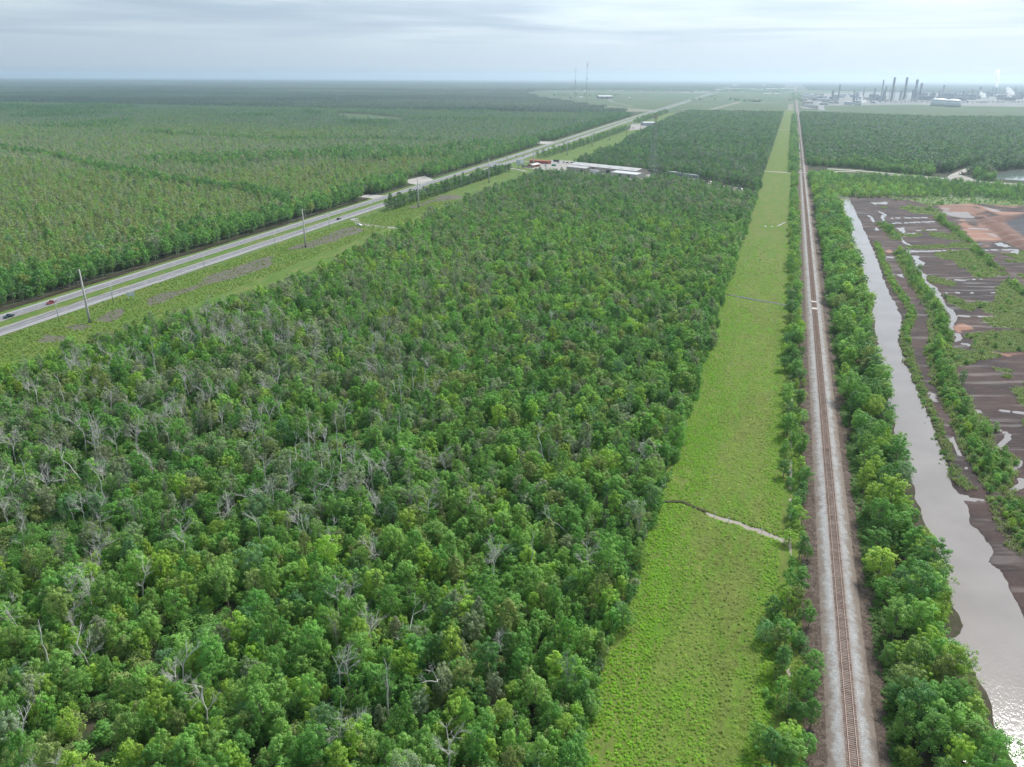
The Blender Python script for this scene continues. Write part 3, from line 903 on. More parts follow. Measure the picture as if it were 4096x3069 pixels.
def tube_np(pts, rad, n=5):
    pts = np.array(pts, float)
    k = len(pts)
    V = []
    for i in range(k):
        ax = pts[min(i + 1, k - 1)] - pts[max(i - 1, 0)]
        ax = ax/(np.linalg.norm(ax) + 1e-9)
        h = np.array([1.0, 0, 0]) if abs(ax[0]) < .8 else np.array([0, 1.0, 0])
        a = np.cross(ax, h); a /= np.linalg.norm(a)
        b = np.cross(ax, a)
        t = np.arange(n)*2*math.pi/n
        V.append(pts[i] + rad[i]*(np.cos(t)[:, None]*a + np.sin(t)[:, None]*b))
    V = np.concatenate(V)
    F = []
    for i in range(k - 1):
        for j in range(n):
            F.append((i*n + j, i*n + (j + 1) % n, (i + 1)*n + (j + 1) % n, (i + 1)*n + j))
    return V, np.array(F, np.int32)


def join(parts):
    V, F, k = [], [], 0
    for v, f in parts:
        V.append(v); F.append(f + k); k += len(v)
    return np.concatenate(V), np.concatenate(F)


def bough(rg, a, b, ra, rb, n=5, sag=.08, k=4):
    a, b = np.array(a, float), np.array(b, float)
    L = np.linalg.norm(b - a)
    t = np.linspace(0, 1, k)
    pts = a + (b - a)*t[:, None] + rg.normal(0, sag*L*.5, (k, 3))*np.sin(t*math.pi)[:, None]
    return tube_np(pts, ra + (rb - ra)*t, n)


def profile(form, t):
    if form == 'round': return np.sqrt(np.clip(1 - (2*t - 1)**2, 0, 1))**.8
    if form == 'oval': return np.clip(np.sin(np.clip(t*.92 + .06, 0, 1)*math.pi), 0, 1)**.65
    if form == 'cone': return (1.02 - t)**.75*np.clip(t*9 + .4, 0, 1)
    if form == 'vase': return np.clip(.35 + t, 0, 1)*np.sqrt(np.clip(1 - np.clip((t - .55)/.47, 0, 1)**2, 0, 1))
    return np.ones_like(t)


def tree_arrays(seed, h, r, form, z0=.28, clumps=34, leaves=55, size=.42, cr=.30, sparse=0.0, droop=0.0, limbs=9, flat=.75):
    rg = np.random.default_rng(seed)
    lean = rg.normal(0, .03, 2)*h
    zb, zt = z0*h, h
    t = (np.arange(clumps) + rg.random(clumps))/clumps
    t = t**.8
    ph = np.arange(clumps)*2.39996 + rg.normal(0, .35, clumps)
    rad = profile(form, t)*r*(1 - cr*.8)*np.sqrt(.22 + .78*rg.random(clumps))*(1 + rg.normal(0, .24, clumps))
    cz = zb + t*(zt - zb)*(1 - .22*cr) + rg.normal(0, .045*h, clumps)
    cc = np.stack([rad*np.cos(ph) + lean[0]*cz/h, rad*np.sin(ph) + lean[1]*cz/h, cz], 1)
    crad = cr*r*(.65 + .7*rg.random(clumps))*(1.1 - .35*t)
    # woody parts
    top = np.array([lean[0]*.8, lean[1]*.8, zb + (zt - zb)*.72])
    parts = [tube_np(np.array([[0, 0, -.3], [lean[0]*.2, lean[1]*.2, h*.25], top*np.array([.7, .7, .75]), top]),
                     np.array([.022, .016, .011, .004])*h*(.8 + .04*r), 6)]
    for i in rg.permutation(clumps)[:limbs]:
        s = np.array([lean[0], lean[1], 0])*.4 + np.array([0, 0, max(zb*.7, cc[i, 2] - (.15 + .3*rg.random())*h)])
        parts.append(bough(rg, s, cc[i], .0062*h, .0022*h, 4, .12))
    wood = join(parts)
    # leaves
    n = np.maximum(3, (leaves*(.6 + .8*rg.random(clumps))*(1 - sparse*rg.random(clumps))).astype(int))
    idx = np.repeat(np.arange(clumps), n)
    m = len(idx)
    dv = rg.normal(0, 1, (m, 3))
    dv[:, 2] += .35
    dv /= np.linalg.norm(dv, axis=1)[:, None]
    pos = cc[idx] + dv*(crad[idx]*(.45 + .6*rg.random(m)**.5))[:, None]*np.array([1, 1, flat])
    pos[:, 2] -= droop*rg.random(m)*crad[idx]
    out = pos - np.array([lean[0]*.5, lean[1]*.5, zb + (zt - zb)*.35])
    out /= np.linalg.norm(out, axis=1)[:, None] + 1e-6
    nr = dv*.55 + np.array([0, 0, .45]) + rg.normal(0, .45, (m, 3))
    nr /= np.linalg.norm(nr, axis=1)[:, None]
    a = np.cross(nr, rg.normal(0, 1, (m, 3)))
    a /= np.linalg.norm(a, axis=1)[:, None] + 1e-9
    b = np.cross(nr, a)
    s = size*(.6 + .8*rg.random(m))
    a = a*(s*.5)[:, None]; b = b*(s*.36)[:, None]
    V = np.stack([pos - a, pos + b - a*.1, pos + a, pos - b - a*.1], 1).reshape(-1, 3)
    F = np.arange(4*m).reshape(-1, 4)
    sn = dv*.95 + out*.15 + nr*.35 + np.array([0, 0, .5])
    sn /= np.linalg.norm(sn, axis=1)[:, None] + 1e-9
    cl = rg.random(clumps)
    lv = np.clip(.55*cl[idx] + .45*rg.random(m), 0, 1)
    return wood, V, F, np.repeat(sn, 4, 0), np.repeat(lv, 4)


PROTO_COL = bpy.data.collections.new('tree_patterns')     # patterns only: never linked to the scene
PROTOS = []


def add_proto(name, me):
    o = bpy.data.objects.new('pattern_%03d_%s' % (len(PROTOS), name), me)
    PROTO_COL.objects.link(o)
    PROTOS.append(o)
    return len(PROTOS) - 1


KIND = {}                                                # kind -> list of (proto index, crown mesh, trunk mesh, height, radius)


def kind(name, h, r, form, n=3, bark='bark', lods=True, **kw):
    KIND[name] = []
    for v in range(n):
        seed = abs(hash(name)) % 1000 if False else sum(map(ord, name))*7 + v*131
        (wv, wf), V, F, SN, LV = tree_arrays(seed, h*(1 + .06*(v - 1)), r*(1 + .05*((v*2) % 3 - 1)), form, **kw)
        crown = np_mesh(name + '_crown', V, [F], [M['leaf']], normals=SN, attrs={'lv': LV})
        trunk = np_mesh(name + '_trunk', wv, [wf], [M[bark]], smooth=True)
        ids = []
        for lod in range(3):
            if lod and not lods:
                ids.append(ids[0]); continue
            q = dict(kw)
            if lod:
                q['clumps'] = max(9, int(kw.get('clumps', 34)*(.62, .42)[lod - 1]))
                q['leaves'] = max(7, int(kw.get('leaves', 55)*(.42, .17)[lod - 1]))
                q['size'] = kw.get('size', .42)*(1.75, 3.1)[lod - 1]
                q['cr'] = kw.get('cr', .30)*(1.12, 1.25)[lod - 1]
                q['limbs'] = (5, 2)[lod - 1]
                (wv, wf), V, F, SN, LV = tree_arrays(seed, h, r, form, **q)
            k = len(wv)
            me = np_mesh(name, np.concatenate([wv, V]), [np.concatenate([wf, F + k])], [M[bark], M['leaf']],
                         mat_idx=np.concatenate([np.zeros(len(wf)), np.ones(len(F))]),
                         normals=np.concatenate([np.zeros((k, 3)), SN]), attrs={'lv': np.concatenate([np.zeros(k), LV])})
            ids.append(add_proto('%s_%d_%d' % (name, v, lod), me))
        KIND[name].append((ids, crown, trunk, h, r))


kind('round', 12.0, 4.5, 'round', 4, clumps=64, leaves=66, size=.35, cr=.235)
kind('oval', 13.5, 3.6, 'oval', 4, clumps=60, leaves=60, size=.34, z0=.24, cr=.25)
kind('broad', 12.5, 5.6, 'vase', 3, clumps=72, leaves=62, size=.35, z0=.3, cr=.21)
kind('young', 7.6, 2.9, 'oval', 4, clumps=46, leaves=46, size=.31, z0=.06, cr=.26, flat=1.15)
kind('thin', 14.0, 3.6, 'vase', 3, bark='bark_pale', clumps=34, leaves=34, size=.32, z0=.34, cr=.24, limbs=26, sparse=.6)
kind('feather', 11.5, 3.0, 'oval', 3, bark='bark_pale', clumps=30, leaves=44, size=.36, z0=.2, cr=.32, droop=.5, limbs=7)
kind('willow', 10.0, 3.9, 'round', 3, clumps=60, leaves=62, size=.31, z0=.10, cr=.24, droop=.6)
kind('bush', 3.4, 2.1, 'round', 4, clumps=18, leaves=44, size=.30, z0=.02, cr=.42, limbs=5)


# tints: leaf colours as they are in even light
TINT = {'mid': (.158, .345, .078), 'light': (.232, .420, .104), 'dark': (.115, .262, .076), 'grey': (.275, .340, .210),
        'lime': (.305, .475, .082), 'olive': (.255, .335, .112), 'blue': (.155, .305, .132), 'tan': (.305, .330, .195)}
WORD = {'mid': 'mid green', 'light': 'light green', 'dark': 'dark green', 'grey': 'grey green', 'lime': 'lime green',
        'olive': 'olive green', 'blue': 'blue green', 'tan': 'brownish green'}
TKEYS = list(TINT)
TARR = np.array([TINT[k] for k in TKEYS])
rg = np.random.default_rng(11)


def hex_points(x0, x1, y0, y1, s, jit=.42):
    xs = np.arange(x0, x1, s)
    ys = np.arange(y0, y1, s*.866)
    X, Y = np.meshgrid(xs, ys)
    X = X + (np.arange(len(ys)) % 2)[:, None]*s*.5
    X = X + rg.uniform(-jit, jit, X.shape)*s
    Y = Y + rg.uniform(-jit, jit, Y.shape)*s
    return X.ravel(), Y.ravel()


def seen(x, y, z=8.0, mx=.14, my=.16):
    v = np.stack([x, y, np.full_like(x, z)], 1) - CAM
    zz = v @ fwd
    u = 3100*(v @ RT)/np.maximum(zz, 1)/4096
    t = 3100*(v @ UP)/np.maximum(zz, 1)/3069
    return (zz > 20) & (np.abs(u) < .5 + mx) & (t > -.5 - my)


class Wood:
    """a list of trees: place, kind, scale, tint"""
    def __init__(s):
        s.x, s.y, s.k, s.v, s.sc, s.tn, s.z = ([] for _ in range(7))

    def add(s, x, y, kinds, pk, tints, pt, sc=(.8, 1.2), z=0.0, tn_noise=None):
        n = len(x)
        if not n: return
        s.x.append(x); s.y.append(y)
        kk = rg.choice(len(kinds), n, p=np.array(pk)/np.sum(pk)) if np.ndim(pk) == 1 else np.array([rg.choice(len(kinds), p=q/q.sum()) for q in pk])
        s.k.append(np.array(kinds)[kk])
        s.v.append(rg.integers(0, 12, n))
        s.sc.append(rg.uniform(*sc, n))
        if np.ndim(pt) == 1:
            ti = rg.choice(len(tints), n, p=np.array(pt)/np.sum(pt))
        else:
            cum = np.cumsum(pt/pt.sum(1, keepdims=True), 1)
            ti = (rg.random(n)[:, None] > cum).sum(1)
        s.tn.append(np.array([TKEYS.index(t) for t in tints])[ti])
        s.z.append(np.broadcast_to(np.asarray(z, float), (n,)).copy())

    def done(s, far_shift=None, slim=1.0, spread=.19):
        for k in ('x', 'y', 'k', 'v', 'sc', 'tn', 'z'):
            setattr(s, k, np.concatenate(getattr(s, k)))
        s.dist = np.hypot(np.hypot(s.x, s.y), 112)
        n = len(s.x)
        s.tint = TARR[s.tn]*rg.uniform(1 - spread, 1 + spread, (n, 1))*rg.uniform(.94, 1.06, (n, 3))
        s.slim = slim
        if far_shift is not None: s.tint = s.tint*far_shift(s.x, s.y)
        s.rz = rg.uniform(0, 6.283, n)
        return s


# one node group scatters patterns on points
ng = bpy.data.node_groups.new('scatter_patterns', 'GeometryNodeTree')
ng.interface.new_socket('Geometry', in_out='INPUT', socket_type='NodeSocketGeometry')
ng.interface.new_socket('Geometry', in_out='OUTPUT', socket_type='NodeSocketGeometry')
gi, go = ng.nodes.new('NodeGroupInput'), ng.nodes.new('NodeGroupOutput')
iop = ng.nodes.new('GeometryNodeInstanceOnPoints')
ci = ng.nodes.new('GeometryNodeCollectionInfo')
ci.inputs['Collection'].default_value = PROTO_COL
ci.inputs['Separate Children'].default_value = True
ci.inputs['Reset Children'].default_value = True
e2r = ng.nodes.new('FunctionNodeEulerToRotation')


def named(nm, dt):
    a = ng.nodes.new('GeometryNodeInputNamedAttribute')
    a.data_type = dt
    a.inputs['Name'].default_value = nm
    return a.outputs['Attribute']


L_ = ng.links.new
L_(gi.outputs[0], iop.inputs['Points'])
L_(ci.outputs[0], iop.inputs['Instance'])
iop.inputs['Pick Instance'].default_value = True
L_(named('pid', 'INT'), iop.inputs['Instance Index'])
L_(named('rot', 'FLOAT_VECTOR'), e2r.inputs[0])
L_(e2r.outputs[0], iop.inputs['Rotation'])
L_(named('scl', 'FLOAT_VECTOR'), iop.inputs['Scale'])
L_(iop.outputs[0], go.inputs[0])


def scatter(name, pos, pid, scl, rz, tint, label, cat):
    me = bpy.data.meshes.new(name)
    n = len(pos)
    me.vertices.add(n)
    me.vertices.foreach_set('co', np.asarray(pos, np.float32).ravel())
    a = me.attributes.new('pid', 'INT', 'POINT'); a.data.foreach_set('value', np.asarray(pid, np.int32))
    a = me.attributes.new('scl', 'FLOAT_VECTOR', 'POINT'); a.data.foreach_set('vector', np.asarray(scl, np.float32).ravel())
    r3 = np.zeros((n, 3), np.float32); r3[:, 2] = rz
    a = me.attributes.new('rot', 'FLOAT_VECTOR', 'POINT'); a.data.foreach_set('vector', r3.ravel())
    a = me.attributes.new('tint', 'FLOAT_VECTOR', 'POINT'); a.data.foreach_set('vector', np.asarray(tint, np.float32).ravel())
    o = obj(name, me)
    md = o.modifiers.new('scatter', 'NODES')
    md.node_group = ng
    return tag(o, label, cat, kind='stuff')


def lod_of(d):
    return np.where(d < 480, 0, np.where(d < 1250, 1, 2))


def scatter_wood(name, W, m, label, cat='forest'):
    i = np.nonzero(m)[0]
    lod = lod_of(W.dist[i])
    pid = [KIND[W.k[j]][W.v[j] % len(KIND[W.k[j]])][0][l] for j, l in zip(i, lod)]
    sc = W.sc[i]
    s3 = np.stack([W.slim*sc*rg.uniform(.8, 1.25, len(i)), W.slim*sc*rg.uniform(.8, 1.25, len(i)), sc*rg.uniform(.8, 1.2, len(i))], 1)
    return scatter(name, np.stack([W.x[i], W.y[i], W.z[i]], 1), pid, s3, W.rz[i], W.tint[i], label, cat)


FORM = {'round': 'rounded', 'oval': 'tall oval', 'broad': 'broad', 'young': 'young pointed', 'thin': 'thin-crowned', 'feather': 'feathery',
        'willow': 'loose willowy', 'bush': 'low bushy'}


def place_name(px, py, xs, ys):
    c = [n for lim, n in xs if px < lim][0]
    r = [n for lim, n in ys if py < lim][0]
    return r + ', ' + c


def single_trees(W, m, name, cat, group, where, xs, ys, noun='tree'):
    for j in np.nonzero(m)[0]:
        ids, crown, trunk, h, r = KIND[W.k[j]][W.v[j] % len(KIND[W.k[j]])]
        s = float(W.sc[j])
        e = empty(name, (float(W.x[j]), float(W.y[j]), float(W.z[j])), float(W.rz[j]))
        e.scale = (W.slim*s*rnd.uniform(.8, 1.25), W.slim*s*rnd.uniform(.8, 1.25), s*rnd.uniform(.8, 1.2))
        e.rotation_euler = (rnd.gauss(0, .06), rnd.gauss(0, .06), float(W.rz[j]))
        obj('trunk', trunk, e)
        c = obj('crown', crown, e)
        c['tint'] = [float(v) for v in W.tint[j]]
        px, py = image_xy((W.x[j], W.y[j], h*s*.6))
        lab = '%s %s %s %s, %s' % (WORD[TKEYS[W.tn[j]]], FORM[W.k[j]], noun, where, place_name(px, py, xs, ys))
        later(e, lab, cat, group)


def nearest(W, m, n):
    px, py = image_xy(np.stack([W.x, W.y, W.z + 6], 1).T.T) if False else (None, None)
    v = np.stack([W.x, W.y, W.z + 7], 1) - CAM
    zz = v @ fwd
    u = 3100*(v @ RT)/zz/4096
    t = 3100*(v @ UP)/zz/3069
    ok = m & (zz > 20) & (np.abs(u) < .505) & (np.abs(t) < .52)
    idx = np.nonzero(ok)[0]
    idx = idx[np.argsort(W.dist[idx])][:n]
    r = np.zeros(len(W.x), bool)
    r[idx] = True
    return r


SNAG = [(-200,152),(-194,138),(-174,140),(-165,138),(-174,142),(-170,168),(-172,165),(-171,176),(-173,147),(-136,153),(-157,122),(-152,123),(-201,173),(-202,172),(-204,177),(-195,189),(-241,191),(-230,206),(-245,200),(-237,200),(-197,184),(-201,208),(-195,207),(-160,197),(-150,186),(-146,148),(-227,163),(-193,190),(-215,199),(-222,188),(-161,216),(-138,174),(-126,161),(-127,170),(-132,181),(-131,183),(-138,201),(-128,184),(-122,179),(-117,182),(-118,193),(-109,183),(-108,205),(-89,200),(-101,186),(-95,168),(-99,169),(-107,173),(-110,153),(-121,148),(-82,171),(-100,151),(-56,153),(-65,172),(-96,194),(-162,211),(-129,201),(-89,148),(-60,213),(-33,223),(-34,160),(-48,159),(-60,221),(-40,177),(-145,109),(-151,100),(-132,91),(-127,96),(-105,98),(-104,96),(-93,91),(-140,110),(-138,103),(-121,74),(-106,68),(-110,66),(-56,139),(-54,117),(-74,108),(-72,109),(-61,105),(-63,95),(-65,117),(-46,126),(-44,96),(-180,334),(-178,268),(-123,284),(-114,275),(-169,250),(-249,367),(-137,307),(-57,414),(-75,348),(-71,341),(-142,462),(-90,305),(-100,354),(-252,228),(-240,267),(-214,230),(-253,301),(-283,328),(-225,269),(-234,235),(-264,229),(-205,239)]
_g = np.random.default_rng(77)
_ex = np.stack([_g.uniform(-275, -70, 130), _g.uniform(118, 330, 130)], 1)
_cl = _ex[:30].repeat(4, 0) + _g.normal(0, 7, (120, 2))
_ex = np.concatenate([_ex, _cl])
_ex = _ex[(_ex[:, 0] < -70 - .35*(_ex[:, 1] - 118)) & (_ex[:, 0] > -120 - .8*_ex[:, 1])]
SNAG = np.concatenate([np.array(SNAG, float), _ex])[:296]

# --- the big wood between the highway and the grass strip
BIG = Wood()
def near_gap(x, y):
    """keeps living crowns off the standing dead trees and the bare hollows"""
    d2 = np.full(x.shape, 1e9)
    for sx, sy in SNAG: d2 = np.minimum(d2, (x - sx)**2 + (y - sy)**2)
    return np.sqrt(d2)


def tint_table(x, y, names, base, seed, sc=.02, amp=2.2):
    n = np.stack([b*np.exp(amp*(fbm(x*sc, y*sc, seed + 5*i, 3) - .5)*2) for i, b in enumerate(base)], 1)
    return n


x, y = hex_points(-330, -22, 48, 700, 3.05)
young = sstep(.0, .22, (fbm(x*.018, y*.018, 61) - .52) + .38*(1 - sstep(92, 128, np.hypot(x + 62, (y - 62)*1.0))))
m = seen(x, y) & (x > wood_edge(y) + 3) & (x < -23.5 - 2.5*fbm(y*.05, y*0, 3)) & (near_gap(x, y) > 1.7)
m &= ~((fbm(x*.045, y*.045, 77, 3) > .70) & (y < 230) & (x < -95))            # hollows where the floor shows
yy = m & (rg.random(len(x)) < young*.9)
BIG.add(x[yy], y[yy], ['young', 'round', 'oval', 'willow'], [.72, .12, .06, .1], ['light', 'mid', 'lime', 'olive', 'blue'],
        tint_table(x[yy], y[yy], 0, [.50, .22, .20, .08, .01], 71, .05, .9), (.45, .95))
x2, y2 = x[m & ~yy], y[m & ~yy]
keep = rg.random(len(x2)) < .80
x2, y2 = x2[keep], y2[keep]
greyish = sstep(-60, -200, x2)
pt = tint_table(x2, y2, 0, [.37, .25, .10, .11, .08, .07, .03, .006], 81, .02, 1.5)
pt[:, 3] *= 1 + 3.4*greyish
gq = greyish*sstep(.36, .6, fbm(x2*.015, y2*.015, 15))
pk2 = np.stack([.30 - .12*gq, .22 - .06*gq, .16 - .1*gq, .10 + .34*gq, .08 + 0*gq, .08 + 0*gq, .06 + .1*gq], 1)
BIG.add(x2, y2, ['round', 'oval', 'broad', 'thin', 'willow', 'young', 'feather'], pk2,
        ['mid', 'light', 'dark', 'grey', 'lime', 'olive', 'blue', 'tan'], pt, (.40, .86))
JUNK = [(-140, 1062), (-104, 1024), (-60, 965), (-30, 925)]


def yardz(x, y):
    q = (y > 1040 - .55*(x + 275)) & (y < 1124 - .5*(x + 280)) & (x > -300) & (x < -150)
    q |= (x <= -286) & (y > 1030) & (y < 1190)
    return q | (poly_dist(x, y, JUNK) < 9)


x, y = hex_points(-330, -22, 700, 1190, 5.0)
m = seen(x, y) & (x > wood_edge(y) + 3) & (x < -24) & ~yardz(x, y)
low = m & ((poly_dist(x, y + 34, JUNK) < 36) | ((y > 975 - .55*(x + 275)) & (y < 1060) & (x > -320) & (x < -150)))
m &= ~low
BIG.add(x[low], y[low], ['bush', 'young', 'willow'], [.35, .4, .25], ['mid', 'light', 'grey', 'dark'], [.35, .2, .3, .15], (.5, .85))
BIG.add(x[m], y[m], ['round', 'oval', 'broad', 'thin', 'feather'], [.3, .24, .12, .22, .12], ['mid', 'light', 'dark', 'grey', 'olive', 'blue', 'tan'],
        tint_table(x[m], y[m], 0, [.26, .12, .22, .24, .06, .06, .05], 91, .02, 1.6), (.62, .98))
x, y = hex_points(-360, -22, 1180, 2985, 6.2)
m = seen(x, y) & (x > wood2_edge(y) + 4) & (x < -24) 
BIG.add(x[m], y[m], ['round', 'oval', 'broad', 'willow', 'thin'], [.36, .28, .14, .1, .12], ['mid', 'light', 'dark', 'grey', 'olive', 'blue'],
        tint_table(x[m], y[m], 0, [.3, .16, .28, .14, .05, .07], 95, .012, 1.9), (.7, 1.1))
y_ = np.arange(70, 1000, 1.9)
x_ = -22.5 + 2.6*(fbm(y_*.06, y_*0, 4) - .55)*2 - np.abs(rg.normal(0, 1.4, len(y_)))
BIG.add(x_, y_, ['bush', 'young', 'willow'], [.78, .16, .06], ['mid', 'light', 'dark', 'grey'], [.4, .25, .25, .1], (.4, 1.0))
HAZE_TINT = np.array([.64, .71, 1.0])                      # distance haze imitated in leaf colour: farther stands tinted darker and bluer
BIG.done(lambda x, y: 1 + (HAZE_TINT - 1)*sstep(430, 1300, y)[:, None], slim=.86)
sel = nearest(BIG, np.ones(len(BIG.x), bool), 300)
XS = [(.09, 'far left'), (.2, 'left side'), (.31, 'left of middle'), (.42, 'middle'), (.53, 'right of middle'), (9, 'beside grass strip')]
YS = [(.72, 'background'), (.79, 'upper foreground'), (.86, 'foreground'), (.93, 'near foreground'), (9, 'bottom edge')]
single_trees(BIG, sel, 'forest_tree', 'tree', 'nearest trees of the big wood', 'in big wood', XS, YS)
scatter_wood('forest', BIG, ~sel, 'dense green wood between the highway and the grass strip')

# --- swamp wood west of the highway
SW = Wood()
DARKS = [[(-1228, 991), (-1026, 919), (-895, 845), (-806, 804), (-683, 747), (-546, 713), (-470, 670)], [(-1300, 1390), (-1193, 1370), (-968, 1322), (-904, 1341), (-781, 1391), (-620, 1420)], [(-1130, 2106), (-734, 2167), (-560, 2190)]]
for y0, y1, s in ((150, 900, 4.3), (900, 1700, 5.4), (1700, 2700, 6.8)):
    x, y = hex_points(-3600, -380, y0, y1, s)
    hxx = np.interp(y, HY, HX)
    dr = hxx - x
    m = seen(x, y, mx=.08) & (dr > 25 + 3*fbm(y*.05, x*0, 3))
    for P in CLEARS: m &= ~in_poly(x, y, P)
    m &= ~in_poly(x, y, [(-407, 862), (-409, 910), (-442, 944), (-446, 884), (-422, 854)]) & ~in_poly(x, y, [(-402, 733), (-403, 764), (-427, 766), (-427, 740)])
    m &= ~in_poly(x, y, [(-440, 1470), (-440, 1550), (-478, 1555), (-474, 1480)])
    x, y, dr = x[m], y[m], dr[m]
    dark = 1 - sstep(25, 95, dr + 50*(fbm(y*.012, x*.012, 7) - .5))
    for P in DARKS: dark = np.maximum(dark, 1 - sstep(5, 14, poly_dist(x + 12*(fbm(x*.02, y*.02, 4) - .5), y, P)))
    stand = sstep(.56, .62, fbm(x*.0038, y*.0026, 131, 3))
    dark = np.maximum(dark, .62*stand*sstep(700, 1000, y))
    yel = sstep(.46, .62, fbm(x*.0042, y*.0032, 101, 3) + .22*(1 - sstep(120, 420, np.hypot((x + 720)*.6, y - 560))))
    far = sstep(900, 2300, y)
    pt = np.stack([.06 + .50*dark, .05 + .22*yel*(1 - dark), .05 + .55*dark + .12*far, .55*(1 - dark)*(1 - .45*yel), .06 + .50*yel*(1 - dark), .04 + .06*far], 1)
    d_ = dark > .5
    for mm, kk, pk, scr in ((d_, ['round', 'oval', 'willow', 'feather'], [.4, .3, .15, .15], (.62, 1.1)), (~d_, ['feather', 'young', 'thin', 'oval', 'round'], [.66, .15, .08, .08, .03], (.5, .98))):
        SW.add(x[mm], y[mm], kk, pk, ['mid', 'light', 'dark', 'grey', 'olive', 'blue'], pt[mm], scr)
SW.done(lambda x, y: np.array([1.14, 1.08, 1.16]) + (np.array([.66, .78, 1.08]) - np.array([1.14, 1.08, 1.16]))*sstep(800, 2200, y + 250*(fbm(x*.003, y*.003, 9) - .5))[:, None], slim=.9, spread=.1)  # leaf tint turns bluer with distance, painting in some of the haze
sel = nearest(SW, SW.dist < 470, 120)
XS = [(.03, 'leftmost part'), (.06, 'far left'), (.1, 'left'), (.15, 'middle part'), (9, 'right part')]
YS = [(.30, 'back rows'), (.33, 'middle rows'), (9, 'front rows')]
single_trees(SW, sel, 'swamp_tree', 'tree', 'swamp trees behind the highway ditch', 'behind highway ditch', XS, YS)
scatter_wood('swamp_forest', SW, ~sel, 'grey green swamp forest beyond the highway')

# --- roadside rows, hedge west of the track, canal strip, thickets on the right
RD = Wood()
x, y = [], []
for yv in np.arange(676, 1030, 5.2):
    for k in range(2):
        x.append(-351 - 6.5*k + rnd.uniform(-2, 2) - (yv - 680)*.004); y.append(yv + rnd.uniform(-2, 2))
for yv in np.arange(1215, 1990, 7.0):
    for k in range(2):
        x.append(np.interp(yv, [1200, 1450, 2000], [-360, -356, -368]) - 8*k + rnd.uniform(-2.5, 2.5)); y.append(yv + rnd.uniform(-3, 3))
for yv in np.arange(2290, 2980, 8.0):
    for k in range(3):
        x.append(-395 - 9*k + rnd.uniform(-3, 3) - (yv - 2290)*.03); y.append(yv + rnd.uniform(-3, 3))
x, y = np.array(x), np.array(y)
RD.add(x, y, ['round', 'oval', 'willow', 'broad'], [.4, .3, .2, .1], ['mid', 'dark', 'light', 'blue'], [.35, .42, .13, .1], (.62, .95))
RD.done(lambda x, y: np.full((len(x), 3), .8))
sel = nearest(RD, RD.y < 1035, 140)
XS = [(.42, 'near end'), (.45, 'middle'), (9, 'far end')]
YS = [(9, 'screen row')]
single_trees(RD, sel, 'roadside_tree', 'tree', 'screen of trees along the highway', 'beside highway', XS, YS)
scatter_wood('roadside_trees', RD, ~sel, 'dark trees screening the highway farther off', 'trees')

HG = Wood()
x, y = hex_points(10.2, 16.6, 88, 1128, 3.2, .36)
m = seen(x, y) & ~((np.abs(y - 201) < 6) & (x < 14)) & (fbm(x*.1, y*.035, 17) > .36) & (rg.random(len(x)) < .8) & ((y < 185) | (x > 11.5))
HG.add(x[m], y[m], ['willow', 'round', 'bush', 'young', 'oval'], [.26, .24, .26, .18, .06], ['mid', 'light', 'lime', 'dark', 'blue', 'olive'], [.36, .28, .14, .12, .04, .06], (.32, .68))
x, y = hex_points(10, 19, 1150, 2960, 6.0)
m = seen(x, y)
HG.add(x[m], y[m], ['willow', 'round', 'oval'], [.4, .4, .2], ['mid', 'light', 'dark', 'grey'], [.4, .2, .3, .1], (.55, .9))
HG.done()
sel = nearest(HG, HG.y < 700, 190)
XS = [(.742, 'grass side'), (.765, 'middle'), (9, 'rail side')]
YS = [(.3, 'far end'), (.38, 'farther part'), (.48, 'middle part'), (.6, 'nearer part'), (.75, 'near part'), (.88, 'nearest part'), (9, 'bottom edge')]
single_trees(HG, sel, 'hedge_tree', 'tree', 'trees in the hedge west of the track', 'in left rail hedge', XS, YS)
scatter_wood('rail_hedge', HG, ~sel, 'line of trees along the left of the track farther off', 'trees')

CN = Wood()
x, y = hex_points(36.2, 60, 96, 1000, 4.3, .36)
m = seen(x, y, mx=.2) & (x < bank_x(y) - 3.2 + 3.0*fbm(y*.06, x*0, 5)) & (rg.random(len(x)) < .93)
CN.add(x[m], y[m], ['round', 'willow', 'broad', 'oval', 'bush', 'young'], [.28, .28, .12, .10, .14, .08], ['mid', 'light', 'lime', 'dark', 'blue', 'olive'],
       tint_table(x[m], y[m], 0, [.36, .27, .13, .12, .06, .06], 55, .04, 1.1), (.5, .94))
x, y = hex_points(34, 64, 1000, 1112, 5.0)
m = seen(x, y)
CN.add(x[m], y[m], ['willow', 'round'], [.5, .5], ['mid', 'light', 'dark'], [.4, .4, .2], (.55, .9))
CN.done()
sel = nearest(CN, CN.y < 800, 300)
XS = [(.83, 'track side'), (.88, 'middle'), (.93, 'canal side'), (9, 'right corner')]
YS = [(.3, 'far end'), (.36, 'farther part'), (.43, 'middle part'), (.52, 'nearer part'), (.64, 'near part'), (.78, 'nearest part'), (.9, 'foreground'), (9, 'bottom edge')]
single_trees(CN, sel, 'canal_tree', 'tree', 'trees between the track and the canal', 'left of canal', XS, YS)
scatter_wood('canal_trees', CN, ~sel, 'tree belt between track and canal farther off', 'trees')

